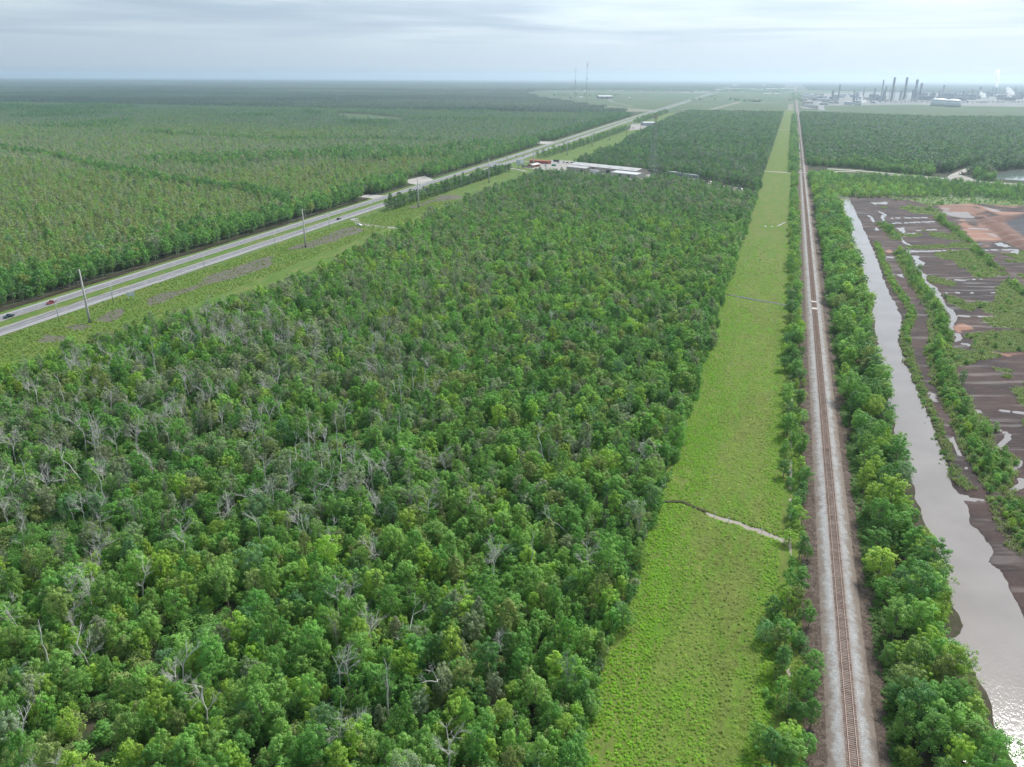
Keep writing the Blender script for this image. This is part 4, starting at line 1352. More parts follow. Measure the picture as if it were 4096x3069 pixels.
EF = Wood()
x, y = hex_points(36, 1000, 1130, 2960, 6.1)
lev = np.interp(x, [q[0] for q in LEVEE], [q[1] for q in LEVEE])
north = np.interp(x, [36, 420, 1000], [2985, 2800, 2950])
m = seen(x, y, mx=.06) & (y > lev + 27) & (y < north) & (x < 5000)
branch = poly_dist(x, y, [(200, 1132), (217, 1195), (249, 1283), (274, 1336), (330, 1440)])
m &= (branch > 9 + 5*fbm(x*.03, y*.03, 4)) & ~in_poly(x, y, [(252, 1130), (330, 1130), (450, 1130), (450, 1345), (335, 1335), (268, 1245)])
m &= ~((y < lev + 42) & (x < 110)) & ~((branch < 24) & (y < 1215))
frontl = 1 - sstep(24, 95, np.minimum(y - lev, 999) - 25*fbm(x*.02, y*.02, 8))
pt = np.stack([.3 + .3*frontl[m], .14 + .5*frontl[m], .34*(1 - frontl[m]), .16 + 0*frontl[m], .10*(1 - frontl[m])], 1)
pt = pt*tint_table(x[m], y[m], 0, [1, 1, 1, 1, 1], 33, .008, 1.2)
fr = frontl[m] > .5
xm, ym = x[m], y[m]
EF.add(xm[fr], ym[fr], ['willow', 'round'], [.8, .2], ['mid', 'light', 'dark', 'grey', 'blue'], pt[fr], (.75, 1.1))
EF.add(xm[~fr], ym[~fr], ['round', 'oval', 'broad'], [.5, .25, .25], ['mid', 'light', 'dark', 'grey', 'blue'], pt[~fr], (.8, 1.15))
EF.done(lambda x, y: np.where((y < np.interp(x, [q[0] for q in LEVEE], [q[1] for q in LEVEE]) + 80)[:, None], np.array([[.85, .85, .95]]), HAZE_TINT[None]*.92))
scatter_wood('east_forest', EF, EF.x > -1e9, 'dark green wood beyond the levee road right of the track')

TH = Wood()
x, y = hex_points(60, 420, 925, 1130, 4.6)
lev = np.interp(x, [q[0] for q in LEVEE], [q[1] for q in LEVEE])
south = np.interp(x, [60, 110, 150, 200, 260, 420], [905, 935, 955, 965, 950, 940])
m = seen(x, y, mx=.1) & (y < lev - 26) & (y > south) & ~((x > 196) & (x < 226) & (y > lev - 40))
lime = 1 - sstep(140, 165, x + 25*(fbm(x*.03, y*.03, 6) - .5))
lime = lime*(1 - sstep(1010, 1060, y))
pt = np.stack([.3 - .15*lime, .25 + .3*lime, .02 + .55*lime, .30*(1 - lime) + .02, .10*(1 - lime)], 1)[m]
TH.add(x[m], y[m], ['willow', 'bush', 'round', 'young'], [.30, .40, .08, .22], ['mid', 'light', 'lime', 'dark', 'blue'], pt, (.38, .78))
TH.done()
scatter_wood('thicket', TH, TH.x > -1e9, 'bright green thicket between the mud flats and levee road', 'thicket')

# --- shrub rows on the mud flats
SH = Wood()
for L, wd, sp, pk in ((ROW_A, 2.6, 1.7, [.32, .26, .28, .08, .06]), (ROW_B[0], 4.0, 2.0, [.4, .3, .1, .15, .05]), (ROW_B[1], 4.6, 1.8, [.38, .30, .17, .1, .05]), (ROW_B[2], 3.5, 1.8, [.4, .3, .15, .1, .05]),
                      (ROW_C[0], 3.6, 2.2, [.4, .3, .05, .2, .05]), (ROW_C[1], 3.6, 2.2, [.4, .3, .05, .2, .05]), (ROW_C[2], 4.5, 2.2, [.4, .3, .05, .2, .05])):
    xs_, ys_ = [], []
    for (xa, ya), (xb, yb) in zip(L[:-1], L[1:]):
        ln = math.hypot(xb - xa, yb - ya)
        for t in np.arange(0, ln, sp):
            for k in range(3 if wd < 3 else 5):
                if rnd.random() < .82:
                    xs_.append(xa + (xb - xa)*t/ln + rnd.gauss(0, wd*.45)); ys_.append(ya + (yb - ya)*t/ln + rnd.uniform(-1, 1))
    xs_, ys_ = np.array(xs_), np.array(ys_)
    sc = (.24, .6) if L is not ROW_A else (.22, .58)
    lo = (L is ROW_A) & (ys_ < 400)
    if np.any(lo):
        k = lo & (rg.random(len(xs_)) < .8) | ~lo
        xs_, ys_, lo = xs_[k], ys_[k], lo[k]
        SH.add(xs_[lo], ys_[lo], ['bush'], [1], ['mid', 'light', 'blue', 'olive'], [.4, .35, .15, .1], (.14, .36), mud_z(xs_[lo], ys_[lo]))
        xs_, ys_ = xs_[~lo], ys_[~lo]
    SH.add(xs_, ys_, ['bush', 'willow'], [.9, .1] if L is not ROW_A else [1, 0], ['mid', 'light', 'lime', 'dark', 'olive'], pk, sc, mud_z(xs_, ys_))
x, y = [], []
for P, n in ((GREEN[3], 5), (GREEN[4], 22), (GREEN[2], 10), (GREEN[7], 26), (GREEN[8], 40), (GREEN[14], 46), (GREEN[15], 14), (GREEN[17], 280), (GREEN[18], 22), (GREEN[6], 14), (GREEN[1], 8)):
    q = np.array(P)
    k = 0
    while k < n:
        a, b = rnd.uniform(q[:, 0].min(), q[:, 0].max()), rnd.uniform(q[:, 1].min(), q[:, 1].max())
        if in_poly(np.array([a]), np.array([b]), P)[0]:
            x.append(a); y.append(b); k += 1
x, y = np.array(x), np.array(y)
SH.add(x, y, ['bush'], [1], ['mid', 'light', 'olive', 'dark'], [.42, .34, .12, .12], (.3, .8), mud_z(x, y))
SH.done()
sel = nearest(SH, SH.y < 470, 220)
XS = [(.87, 'canal bank'), (.93, 'inner row'), (9, 'right edge')]
YS = [(.36, 'far'), (.42, 'farther'), (.5, 'middle'), (.6, 'near'), (9, 'nearest')]
single_trees(SH, sel, 'shrub', 'shrub', 'shrubs on the mud flats', 'on mud flat', XS, YS, 'shrub')
scatter_wood('mud_flat_shrubs', SH, ~sel, 'rows of green shrubs on the dark mud flats', 'shrubs')


# --- standing dead trees
def snag_arrays(seed, h, style):
    rg_ = np.random.default_rng(seed)
    parts = []
    lean = rg_.normal(0, .10 if style != 'lean' else .3, 2)*h
    k = 7
    t = np.linspace(0, 1, k)
    fork = {'tall': .45, 'bushy': .38, 'pole': .8, 'lean': .5}[style]
    pts = np.stack([lean[0]*t**1.3 + rg_.normal(0, .02*h, k)*t, lean[1]*t**1.3 + rg_.normal(0, .02*h, k)*t, t*h*(fork + .18)], 1)
    r0_ = .0145*h
    trunk = tube_np(pts, r0_*(1 - .62*t), 6)

    def grow(a, dr, ln, rad, depth):
        n = 4
        tt = np.linspace(0, 1, n)
        rad = max(rad, .022)
        bend = rg_.normal(0, .14, 3)*ln
        p = a + dr*ln*tt[:, None] + bend*(tt**2)[:, None]
        parts.append(tube_np(p, rad*(1 - .68*tt), 4))
        if depth <= 0: return
        for q in range({'tall': 4, 'bushy': 5, 'pole': 2, 'lean': 3}[style]):
            s = rg_.uniform(.35, 1.0)
            d2 = dr + rg_.normal(0, .48, 3)
            d2[2] = abs(d2[2])*.8 + .15
            d2 /= np.linalg.norm(d2)
            i = min(n - 1, int(s*(n - 1)))
            grow(p[i], d2, ln*rg_.uniform(.45, .72), rad*(1 - .68*s)*.8, depth - 1)
    for b_ in range({'tall': 5, 'bushy': 6, 'pole': 2, 'lean': 3}[style]):
        i = rg_.integers(3, k) if b_ else k - 1
        d2 = np.array([*rg_.normal(0, .55, 2), rg_.uniform(.5, 1.0)])
        d2 /= np.linalg.norm(d2)
        grow(pts[i], d2, h*rg_.uniform(.2, .34)*(.6 if style == 'pole' else 1), r0_*.42, 2 if style != 'pole' else 1)
    return trunk, join(parts)


SN = []
for v, (stl, hh) in enumerate((('tall', 15), ('bushy', 13), ('pole', 12), ('lean', 14), ('tall', 13), ('bushy', 14), ('lean', 12), ('tall', 16))):
    tr, br = snag_arrays(500 + v, hh, stl)
    SN.append((stl, np_mesh('dead_trunk', tr[0], [tr[1]], [M['bark_dead']], smooth=True), np_mesh('dead_branches', br[0], [br[1]], [M['bark_dead']], smooth=True), hh))
SW_ = {'tall': 'tall forked', 'bushy': 'many-branched', 'pole': 'broken pole-like', 'lean': 'leaning'}
XS = [(.09, 'far left'), (.18, 'left'), (.27, 'left of middle'), (.38, 'middle'), (9, 'right of middle')]
YS = [(.45, 'far part of wood'), (.55, 'back of wood'), (.63, 'upper middle of wood'), (.74, 'middle of wood'), (.88, 'foreground'), (9, 'bottom of wood')]
for j, (sx, sy) in enumerate(SNAG):
    stl, t_, b_, hh = SN[(j*5 + (j % 3)) % len(SN)]
    e = empty('dead_tree', (sx, sy, 0), rnd.uniform(0, 6.28))
    s = 14.2/hh*rnd.uniform(.86, 1.08)
    e.scale = (s, s, s)
    obj('trunk', t_, e)
    obj('branches', b_, e)
    px, py = image_xy((sx, sy, 12))
    later(e, '%s bare grey dead tree, %s' % (SW_[stl], place_name(px, py, XS, YS)), 'dead tree', 'bare dead trees standing in the wood')


# ------------------------------------------------------------------ ground cover
def tuft_mesh(name, seed, n, rad, h, wd, spread, mat):
    g_ = np.random.default_rng(seed)
    V, F, LV, NN = [], [], [], []
    for i in range(n):
        a = g_.uniform(0, 6.283)
        q = g_.random()**.5*rad
        p = np.array([q*math.cos(a), q*math.sin(a), 0])
        out = np.array([math.cos(a), math.sin(a), 0])*spread*g_.uniform(.3, 1.3) + g_.normal(0, .15, 3)
        hh = h*g_.uniform(.55, 1.15)
        side = np.cross(out + np.array([0, 0, .3]), g_.normal(0, 1, 3))
        side = side/np.linalg.norm(side)*wd*g_.uniform(.6, 1.3)*.5
        mid = p + out*hh*.4 + np.array([0, 0, hh*.65])
        tip = p + out*hh + np.array([0, 0, hh])
        k = len(V)
        V += [p - side*.6, p + side*.6, mid + side, mid - side, tip]
        F.append((k, k + 1, k + 2, k + 3)); F.append((k + 3, k + 2, k + 4, k + 4))
        LV += [g_.random()]*5
        nv = out*.25 + np.array([0, 0, 1.0]); nv /= np.linalg.norm(nv)
        NN += [nv]*5
    Q = np.array([f for f in F if f[2] != f[3]], np.int32)
    T = np.array([f[:3] for f in F if f[2] == f[3]], np.int32)
    return np_mesh(name, np.array(V), [Q, T], [mat], normals=np.array(NN), attrs={'lv': np.array(LV)})


def weed_mesh(seed):
    _, V, F, SNr, LV = tree_arrays(seed, .62, .55, 'round', z0=.02, clumps=16, leaves=11, size=.17, cr=.42, limbs=1)
    SNr = SNr*.45 + np.array([0, 0, .8])
    return np_mesh('weed', V, [F], [M['leaf']], normals=SNr/np.linalg.norm(SNr, axis=1)[:, None], attrs={'lv': LV})


TUFT = [add_proto('weed', weed_mesh(900 + i)) for i in range(4)]
LOWG = [add_proto('low_grass', tuft_mesh('low_grass', 920 + i, 40, .6, .30, .09, .6, M['leaf'])) for i in range(3)]
REED = [add_proto('reed', tuft_mesh('reed', 940 + i, 34, .8, .95, .14, .35, M['leaf'])) for i in range(3)]
TWIG = [add_proto('twigs', tuft_mesh('twigs', 960 + i, 22, .6, .5, .045, 1.1, M['twig'])) for i in range(3)]


def cover(name, x, y, z, ids, sc, tint, label, cat):
    n = len(x)
    s = rg.uniform(*sc, n)
    return scatter(name, np.stack([x, y, z], 1), np.array(ids)[rg.integers(0, len(ids), n)], np.stack([s, s, s*rg.uniform(.5, 1.1, n)], 1), rg.uniform(0, 6.283, n), tint, label, cat)


# the strip: lush yellow-green weeds on the left, shorter olive grass in the middle
x, y = hex_points(-23.5, 12, 96, 640, .66, .5)
lush = 1 - sstep(-15, -7, x + 7*(fbm(x*.1, y*.05, 19) - .5)*2)
lush = np.maximum(lush, (1 - sstep(110, 160, y + 30*(fbm(x*.2, y*.06, 29) - .5)*2))*sstep(-30, -10, x)*(1 - sstep(-2, 4, x)))
lush = np.maximum(lush, .7*sstep(.54, .64, fbm(x*.12, y*.045, 23)))
lush = np.maximum(lush, .8*sstep(5, 9, x + 3*(fbm(x*.1, y*.06, 27) - .5)))
m = seen(x, y, 0, .03, .06) & (rg.random(len(x)) < .62 + .35*lush) & (strip_z(x, y) > .12) & (poly_dist(x, y, CREEKS[1]) > .9) & (rg.random(len(x)) < np.clip(1.25 - y/520, .12, 1))
bald = (fbm(x*.5, y*.16, 44, 3) > .735)
m &= ~bald
x, y, lush = x[m], y[m], lush[m]
tl = np.array([.275, .53, .028]); tm = np.array([.32, .475, .09]); to = np.array([.30, .36, .10])
ol = sstep(.45, .6, fbm(x*.14, y*.06, 53))
tint = tl*lush[:, None] + (1 - lush)[:, None]*(tm*(1 - ol)[:, None] + to*ol[:, None])
tint = tint*rg.uniform(.8, 1.2, (len(x), 1))
big = rg.random(len(x)) < .35 + .6*lush
z = strip_z(x, y) - .05
cover('weeds', x[big], y[big], z[big], TUFT, (.34, .8), tint[big], 'bright yellow green weeds on the grass strip', 'weeds')
cover('grass', x[~big], y[~big], z[~big], LOWG, (.6, 1.1), tint[~big], 'short olive grass on the strip', 'grass')

# highway verge tussocks
x, y = hex_points(-356, -276, 215, 760, 1.7, .5)
m = seen(x, y, 0, .02, .02) & (x < np.interp(y, HY, HX) + 70) & (x > np.interp(y, HY, HX) + 17.5) & (x < wood_edge(y) + 6) & (rg.random(len(x)) < .75)
for P in BARE: m &= ~(in_poly(x, y, P) & (rg.random(len(x)) < .72))
x, y = x[m], y[m]
q = fbm(x*.06, y*.03, 13)
tint = np.array([.215, .38, .06])*(1 - q)[:, None] + np.array([.35, .42, .11])*q[:, None]
cover('verge_grass', x, y, np.full(len(x), .03), TUFT, (.6, 1.35), tint*rg.uniform(.8, 1.2, (len(x), 1)), 'rough grass on the highway verge', 'grass')

# grey-brown dead brush on both sides of the ballast
x, y = hex_points(17.2, 35, 96, 420, .55, .5)
off = x - 26
ragged = .9*(fbm(x*.6, y*.25, 8) - .5)*2
m = (((off < -4.4 + ragged) & (off > -8.8)) | ((off > 4.7 + ragged) & (off < 7.9))) & seen(x, y, 0, .03, .06) & (rg.random(len(x)) < np.clip(1.2 - y/420, .3, 1))
x, y = x[m], y[m]
cover('dead_brush', x, y, bed_z(x, y) - .04, TWIG, (.5, 1.05), np.ones((len(x), 3)), 'grey brown dead brush along the ballast', 'brush')
# low green growth at the feet of the trees beside the track
x, y = hex_points(33, 37, 96, 420, .8, .5)
m = seen(x, y, 0, .03, .06) & (fbm(x*.3, y*.09, 6) > .42)
x, y = x[m], y[m]
cover('trackside_weeds', x, y, np.full(len(x), .3), TUFT, (.8, 1.7), np.array([.12, .25, .045])*rg.uniform(.8, 1.25, (len(x), 1)), 'green weeds under the trees right of the track', 'weeds')

# reeds and grass on the mud flats
x, y = hex_points(62, 235, 205, 900, 1.15, .5)
m = seen(x, y, 0, .03, .03)
x, y = x[m], y[m]
gz = np.zeros(len(x), bool)
wxp, wyp = x + 2.4*(fbm(x*.22, y*.22, 31) - .5)*2, y + 3.2*(fbm(x*.2, y*.2, 37) - .5)*2
gz |= zone['green'][np.clip(np.searchsorted(gy, y) - 1, 0, len(gy) - 1), np.clip(np.searchsorted(gx, x) - 1, 0, len(gx) - 1)] > .45
gz |= poly_dist(x, y, ROW_A) < 1.6 + 1.4*(fbm(x*.2, y*.2, 4))
for L in ROW_B: gz |= poly_dist(x, y, L) < 4.5 + 3*(fbm(x*.2, y*.2, 4) - .3)
for L in ROW_C: gz |= poly_dist(x, y, L) < 4.0 + 4*(fbm(x*.2, y*.2, 4) - .4)
gz &= (rg.random(len(x)) < np.clip(1.3 - y/900, .3, .9)) & (mud_z(x, y) > .16)
x, y = x[gz], y[gz]
q = fbm(x*.1, y*.1, 13)[:, None]
tint = (np.array([.13, .22, .055])*(1 - q) + np.array([.21, .27, .10])*q)*rg.uniform(.8, 1.2, (len(x), 1))
cover('reeds', x, y, mud_z(x, y) - .05, REED, (.6, 1.25), tint, 'pale green reeds and grass on the mud flats', 'reeds')

# undergrowth of the big wood, so that gaps show leaves as well as floor
x, y = hex_points(-330, -24, 48, 420, 3.0, .5)
m = seen(x, y, 0, .04, .08) & (x > wood_edge(y) + 2) & (rg.random(len(x)) < .7)
x, y = x[m], y[m]
bi = np.array([t[0][0] for t in KIND['bush']])
s = rg.uniform(.5, 1.4, len(x))
scatter('undergrowth', np.stack([x, y, np.zeros(len(x))], 1), bi[rg.integers(0, len(bi), len(x))], np.stack([s*1.2, s*1.2, s*.8], 1), rg.uniform(0, 6.28, len(x)),
        TARR[rg.choice([0, 1, 5, 6], len(x), p=[.45, .25, .2, .1])]*rg.uniform(.8, 1.15, (len(x), 1)), 'low green undergrowth on the floor of the wood', 'undergrowth')

# ------------------------------------------------------------------ far woods: whole stands of crowns per pattern
STAND = []
for v in range(4):
    g_ = np.random.default_rng(300 + v)
    A = 150.0
    Vs, Fs, Ns, Ls, k = [], [], [], [], 0
    xs_, ys_ = np.meshgrid(np.arange(0, A, 8.2), np.arange(0, A, 8.2))
    xs_ = xs_.ravel() + g_.uniform(-3.2, 3.2, xs_.size) - A/2; ys_ = ys_.ravel() + g_.uniform(-3.2, 3.2, ys_.size) - A/2
    for a, b in zip(xs_, ys_):
        hh, rr = g_.uniform(9.5, 15), g_.uniform(3.8, 5.6)
        _, V, F, SNr, LV = tree_arrays(int(g_.integers(1e6)), hh, rr, 'round', z0=.3, clumps=8, leaves=5, size=2.6, cr=.42, limbs=1)
        Vs.append(V + np.array([a, b, 0])); Fs.append(F + k); Ns.append(SNr); Ls.append(np.clip(LV*.4 + g_.random()*.6, 0, 1)); k += len(V)
    STAND.append(add_proto('stand', np_mesh('stand', np.concatenate(Vs), [np.concatenate(Fs)], [M['leaf']], normals=np.concatenate(Ns), attrs={'lv': np.concatenate(Ls)})))
gx_, gy_ = np.meshgrid(np.arange(-17000, 9000, 146.0), np.arange(1500, 15500, 146.0))
x, y = gx_.ravel(), gy_.ravel()
hxx = np.interp(y, HY, HX)
m = seen(x, y, 8, .03, .0)
fld = in_poly(x, y, FIELD)
ins = fld.copy()
for dx, dy in ((80, 0), (-80, 0), (0, 80), (0, -80)): ins |= in_poly(x + dx, y + dy, FIELD)
m &= ~ins
m &= ~((y < 2700 + 73) & (x < hxx)) & ~((y < 3060) & (x > -560) & (x < 1200)) & ~((x < 1300) & (x > 30) & (y < 3000))
m &= (np.abs(x - hxx) > 95) & (np.abs(x - 26) > 95)
for P in CLEARS:
    q = np.array(P); cx_, cy_ = q.mean(0)
    m &= ~in_poly(cx_ + (x - cx_)*.82, cy_ + (y - cy_)*.82, P)
x, y = x[m], y[m]
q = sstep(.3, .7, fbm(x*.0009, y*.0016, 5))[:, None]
tint = (np.array([.055, .115, .095])*(1 - q) + np.array([.115, .180, .140])*q)*rg.uniform(.9, 1.12, (len(x), 1))  # blue of the distant air put into the leaf tint
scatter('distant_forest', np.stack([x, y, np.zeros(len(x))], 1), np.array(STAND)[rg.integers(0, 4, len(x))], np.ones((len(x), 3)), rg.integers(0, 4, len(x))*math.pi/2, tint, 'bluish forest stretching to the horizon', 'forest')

# hedgerow of woods near the field edge on the west, and single trees standing in the fields
FT = Wood()
for (xa, ya), (xb, yb), n in (((-485, 4543), (-500, 4560), 7), ((-500, 5248), (-440, 5364), 9), ((-305, 4568), (-213, 4485), 10), ((-213, 4485), (-157, 4514), 14), ((-420, 4700), (-60, 5000), 9), ((-1500, 5250), (-1080, 5400), 60), ((-60, 7300), (-400, 7200), 40), ((10, 4700), (16, 7000), 40), ((42, 4300), (46, 7000), 40)):
    t = rg.random(n)
    FT.add(xa + (xb - xa)*t + rg.normal(0, 12, n), ya + (yb - ya)*t + rg.normal(0, 20, n), ['round', 'broad'], [.6, .4], ['mid', 'dark', 'blue'], [.3, .5, .2], (.8, 1.3))
for n, (x0, x1, y0, y1) in ((260, (-1900, -700, 7000, 7800)), (160, (-750, 0, 8000, 8900)), (120, (-800, -100, 7300, 7600))):
    FT.add(rg.uniform(x0, x1, n), rg.uniform(y0, y1, n), ['round', 'broad'], [.6, .4], ['mid', 'dark', 'blue'], [.3, .5, .2], (.9, 1.5))
FT.done()
sel = nearest(FT, FT.y < 5600, 40)
single_trees(FT, sel, 'field_tree', 'tree', 'single trees in the far fields', 'in far field', [(.7, 'left part'), (.74, 'middle part'), (9, 'right part')], [(9, 'single')])
scatter_wood('town_trees', FT, ~sel, 'dark trees scattered through the far town', 'trees')


# ------------------------------------------------------------------ power line along the highway
POLE_H = 28.3
PY = [-110, 92, 295, 498.4, 699.1, 902.9, 1090, 1280, 1467.3, 1626.7, 1819.7, 2010, 2200, 2390, 2580, 2780]
PXp = [-329, -330, -330.8, -332, -333.1, -335.1, -336.6, -338.1, -340.1, -341.1, -343, -345, -347, -349, -352, -355]
pole = empty('power_pole', (PXp[2], PY[2], 0))
MB().lathe((0, 0, 0), [(.72, .7), (.62, 6), (.30, POLE_H)], 12).build('mast', M['weathered_steel'], pole, smooth=True)
MB().lathe((0, 0, 0), [(.95, -.2), (.95, .72)], 12).build('base_collar', M['dark_metal'], pole)
ARMS = [(-1, 27.6, 1.9), (1, 24.4, 2.6), (-1, 21.6, 2.6), (1, 18.6, 2.6), (-1, 13.2, 1.6), (1, 13.0, 1.9), (1, 14.4, 1.9)]
for sg, z, ln in ARMS:
    a = MB().tube((sg*.3, 0, z), (sg*ln, 0, z + .35), .1, .06, 6).build('arm', M['weathered_steel'], pole)
    MB().path([(sg*ln, 0, z + .3), (sg*ln, 0, z - .9)], .09, 6).build('insulator', M['galvanised'], a)
NTH = 'first second third fourth fifth sixth seventh eighth ninth tenth eleventh twelfth'.split()
poles = []
for i, (px_, py_) in enumerate(zip(PXp, PY)):
    if i < 2: continue
    o = pole if i == 2 else copy_tree(pole, (px_, py_, 0))
    tag(o, 'tall grey steel power pole beside the highway, %s from the camera' % (NTH[i - 2] if i - 2 < 12 else ordinal(i - 2)), 'power pole', 'power poles along the highway')
for j, (sg, z, ln) in enumerate(ARMS):
    b = MB()
    for i in range(len(PY) - 1):
        p0 = np.array([PXp[i] + sg*ln, PY[i], z - .9]); p1 = np.array([PXp[i + 1] + sg*ln, PY[i + 1], z - .9])
        L = PY[i + 1] - PY[i]
        pts = [p0 + (p1 - p0)*t - np.array([0, 0, 4*L*.016*t*(1 - t)]) for t in np.linspace(0, 1, 9)]
        b.path(pts, .05 if PY[i] < 1300 else .06, 4)
    tag(b.build('power_line', M['wire']), 'dark power line strung between the steel poles, %s from the top' % ordinal([0, 1, 2, 3, 5, 6, 4][j]), 'power line', 'wires on the steel poles')

# light poles between the highway and the power line
LP = [(-348.1, 291.8), (-347.9, 328.3), (-349.6, 407.4), (-350.6, 487.0), (-353.2, 567.3), (-355.0, 643.5)]
lp = empty('roadside_pole', (*LP[0], 0))
MB().lathe((0, 0, 0), [(.21, -.2), (.17, 6), (.11, 12)], 8).build('shaft', M['galvanised'], lp, smooth=True)
for z in (12, 10.6, 9.3):
    b = MB().tube((0, 0, z - .1), (.9, .1, z + .1), .05, .05, 6).build('bracket', M['galvanised'], lp)
    MB().box((.95, .1, z + .02), (.45, .3, .22)).build('fitting', M['sign_white'], b)
for i, (a, c) in enumerate(LP):
    o = lp if i == 0 else copy_tree(lp, (a, c, 0))
    tag(o, 'slim pale grey pole at the road edge, %s from the left' % ordinal(i), 'pole', 'slim poles at the road edge')

# little white board on posts on the verge
e = tag(empty('verge_sign', (-345, 338.6, 0), R(40)), 'small white board on white posts on the highway verge', 'sign')
MB().box((0, 0, 3.2), (4.2, .12, 2.2)).build('board', M['sign_white'], e)
for sx in (-1.3, 1.3):
    MB().box((sx, .1, 1.2), (.16, .16, 2.4)).build('post', M['sign_white'], e)
    MB().tube((sx, .1, 2.0), (sx + .2, 1.3, 0), .06, .06, 6).build('brace', M['sign_white'], e)
for sx in (-1.2, 1.2):
    MB().box((sx, -.068, 3.2), (.18, .012, 1.2)).build('faded_text_block', M['tower_steel'], e)


# ------------------------------------------------------------------ vehicles
def vehicle(name, style, paint, loc, rz, label):
    e = tag(empty(name, loc, rz), label, {'pickup': 'pickup truck', 'car': 'car', 'suv': 'car', 'truck': 'truck', 'van': 'van'}[style], 'vehicles on the road')
    P = {'pickup': [(-2.85, .45), (-2.85, 1.0), (-2.75, 1.08), (-.85, 1.10), (-.6, 1.12), (1.0, 1.12), (2.55, 1.02), (2.8, .8), (2.85, .45)],
         'suv': [(-2.35, .4), (-2.4, 1.0), (-2.3, 1.15), (1.0, 1.12), (2.2, .98), (2.4, .75), (2.4, .4)],
         'car': [(-2.35, .35), (-2.4, .8), (-2.2, .98), (1.0, .98), (2.2, .82), (2.4, .62), (2.38, .35)],
         'van': [(-2.8, .4), (-2.85, 1.3), (-2.8, 1.4), (1.9, 1.3), (2.7, 1.0), (2.8, .45)],
         'truck': [(-1.6, .6), (-1.6, 1.7), (1.6, 1.7), (2.4, 1.5), (2.6, .6)]}[style]
    Cb = {'pickup': [(-.75, 1.1), (-.55, 1.82), (.35, 1.85), (1.15, 1.1)], 'suv': [(-2.3, 1.12), (-2.05, 1.78), (.2, 1.8), (1.05, 1.1)],
          'car': [(-1.8, .96), (-1.0, 1.42), (.3, 1.44), (1.15, .96)], 'van': [(-2.8, 1.38), (-2.7, 2.4), (1.2, 2.45), (2.1, 1.28)], 'truck': [(-.9, 1.7), (-.8, 2.9), (.7, 2.9), (1.3, 1.7)]}[style]
    wd = .98 if style in ('pickup', 'van', 'truck') else .9
    MB().extrude(P, -wd, wd).build('body', paint, e)
    n = len(Cb)
    b = MB()
    b.add([(x, -wd*.95 if k in (0, n - 1) else -wd*.78, z) for k, (x, z) in enumerate(Cb)] + [(x, wd*.95 if k in (0, n - 1) else wd*.78, z) for k, (x, z) in enumerate(Cb)],
          [(0, 1, n + 1, n), (1, 2, n + 2, n + 1), (2, 3, n + 3, n + 2), (3, 2, 1, 0), (n, n + 1, n + 2, n + 3)])
    cab = b.build('cab', paint, e)
    (xa, za), (xb, zb), (xc, zc), (xd, zd) = Cb
    b = MB()                                                   # glass a few millimetres proud of the cab
    q = lambda u, v, t: u + (v - u)*t
    for s in (-1, 1):
        lo, hi = .2, .88
        y0, y1 = s*(wd*q(.95, .78, lo) + .01), s*(wd*q(.95, .78, hi) + .01)
        b.add([(q(xa, xb, lo) + .12, y0, q(za, zb, lo)), (q(xd, xc, lo) - .14, y0, q(zd, zc, lo)), (q(xd, xc, hi) - .08, y1, q(zd, zc, hi)), (q(xa, xb, hi) + .08, y1, q(za, zb, hi))], [(0, 1, 2, 3)])
    b.build('side_windows', M['glass'], cab)
    for nm, (x0, z0), (x1, z1), dx in (('windscreen', (xd, zd), (xc, zc), .012), ('rear_window', (xa, za), (xb, zb), -.012)):
        MB().add([(q(x0, x1, .12) + dx, -wd*.82, q(z0, z1, .12) + .008), (q(x0, x1, .12) + dx, wd*.82, q(z0, z1, .12) + .008), (q(x0, x1, .9) + dx, wd*.7, q(z0, z1, .9) + .008), (q(x0, x1, .9) + dx, -wd*.7, q(z0, z1, .9) + .008)], [(0, 1, 2, 3)]).build(nm, M['glass'], cab)
    if style == 'pickup':
        MB().box((-1.8, 0, 1.105), (1.75, 1.6, .04)).build('bed', M['door_dark'], e)
    if style == 'truck':
        MB().box((-5.6, 0, 2.3), (8.0, 2.5, 3.0)).build('cargo_box', M['paint_white'], e)
    L = P[-1][0]
    for wx in ((-L*.62, L*.64) if style != 'truck' else (-8.2, 1.2)):
        for s in (-1, 1):
            wh = MB().tube((wx, s*(wd - .2), .38), (wx, s*(wd + .03), .38), .38, .38, 14).build('wheel', M['tyre'], e)
            MB().tube((wx, s*(wd + .02), .38), (wx, s*(wd + .045), .38), .22, .2, 10).build('rim', M['rim'], wh)
    for s in (-1, 1):
        MB().box((L - .02, s*wd*.72, .72 if style != 'van' else .85), (.06, .36, .2)).build('headlight', M['lamp_lens'], e)
        MB().box((P[0][0] - (9.6 - 1.6 if style == 'truck' else 0) - .015, s*wd*.82, .85), (.05, .22, .3)).build('tail_light', M['tail_lens'], e)
    return e


def road_rz(y, back=False):
    a = math.atan2(600, hx(y + 300) - hx(y - 300))
    return a + (math.pi if back else 0)


def lane_x(y, sg, lane):
    return hx(y) + sg*(5.6 + 3.7*lane + 1.85)


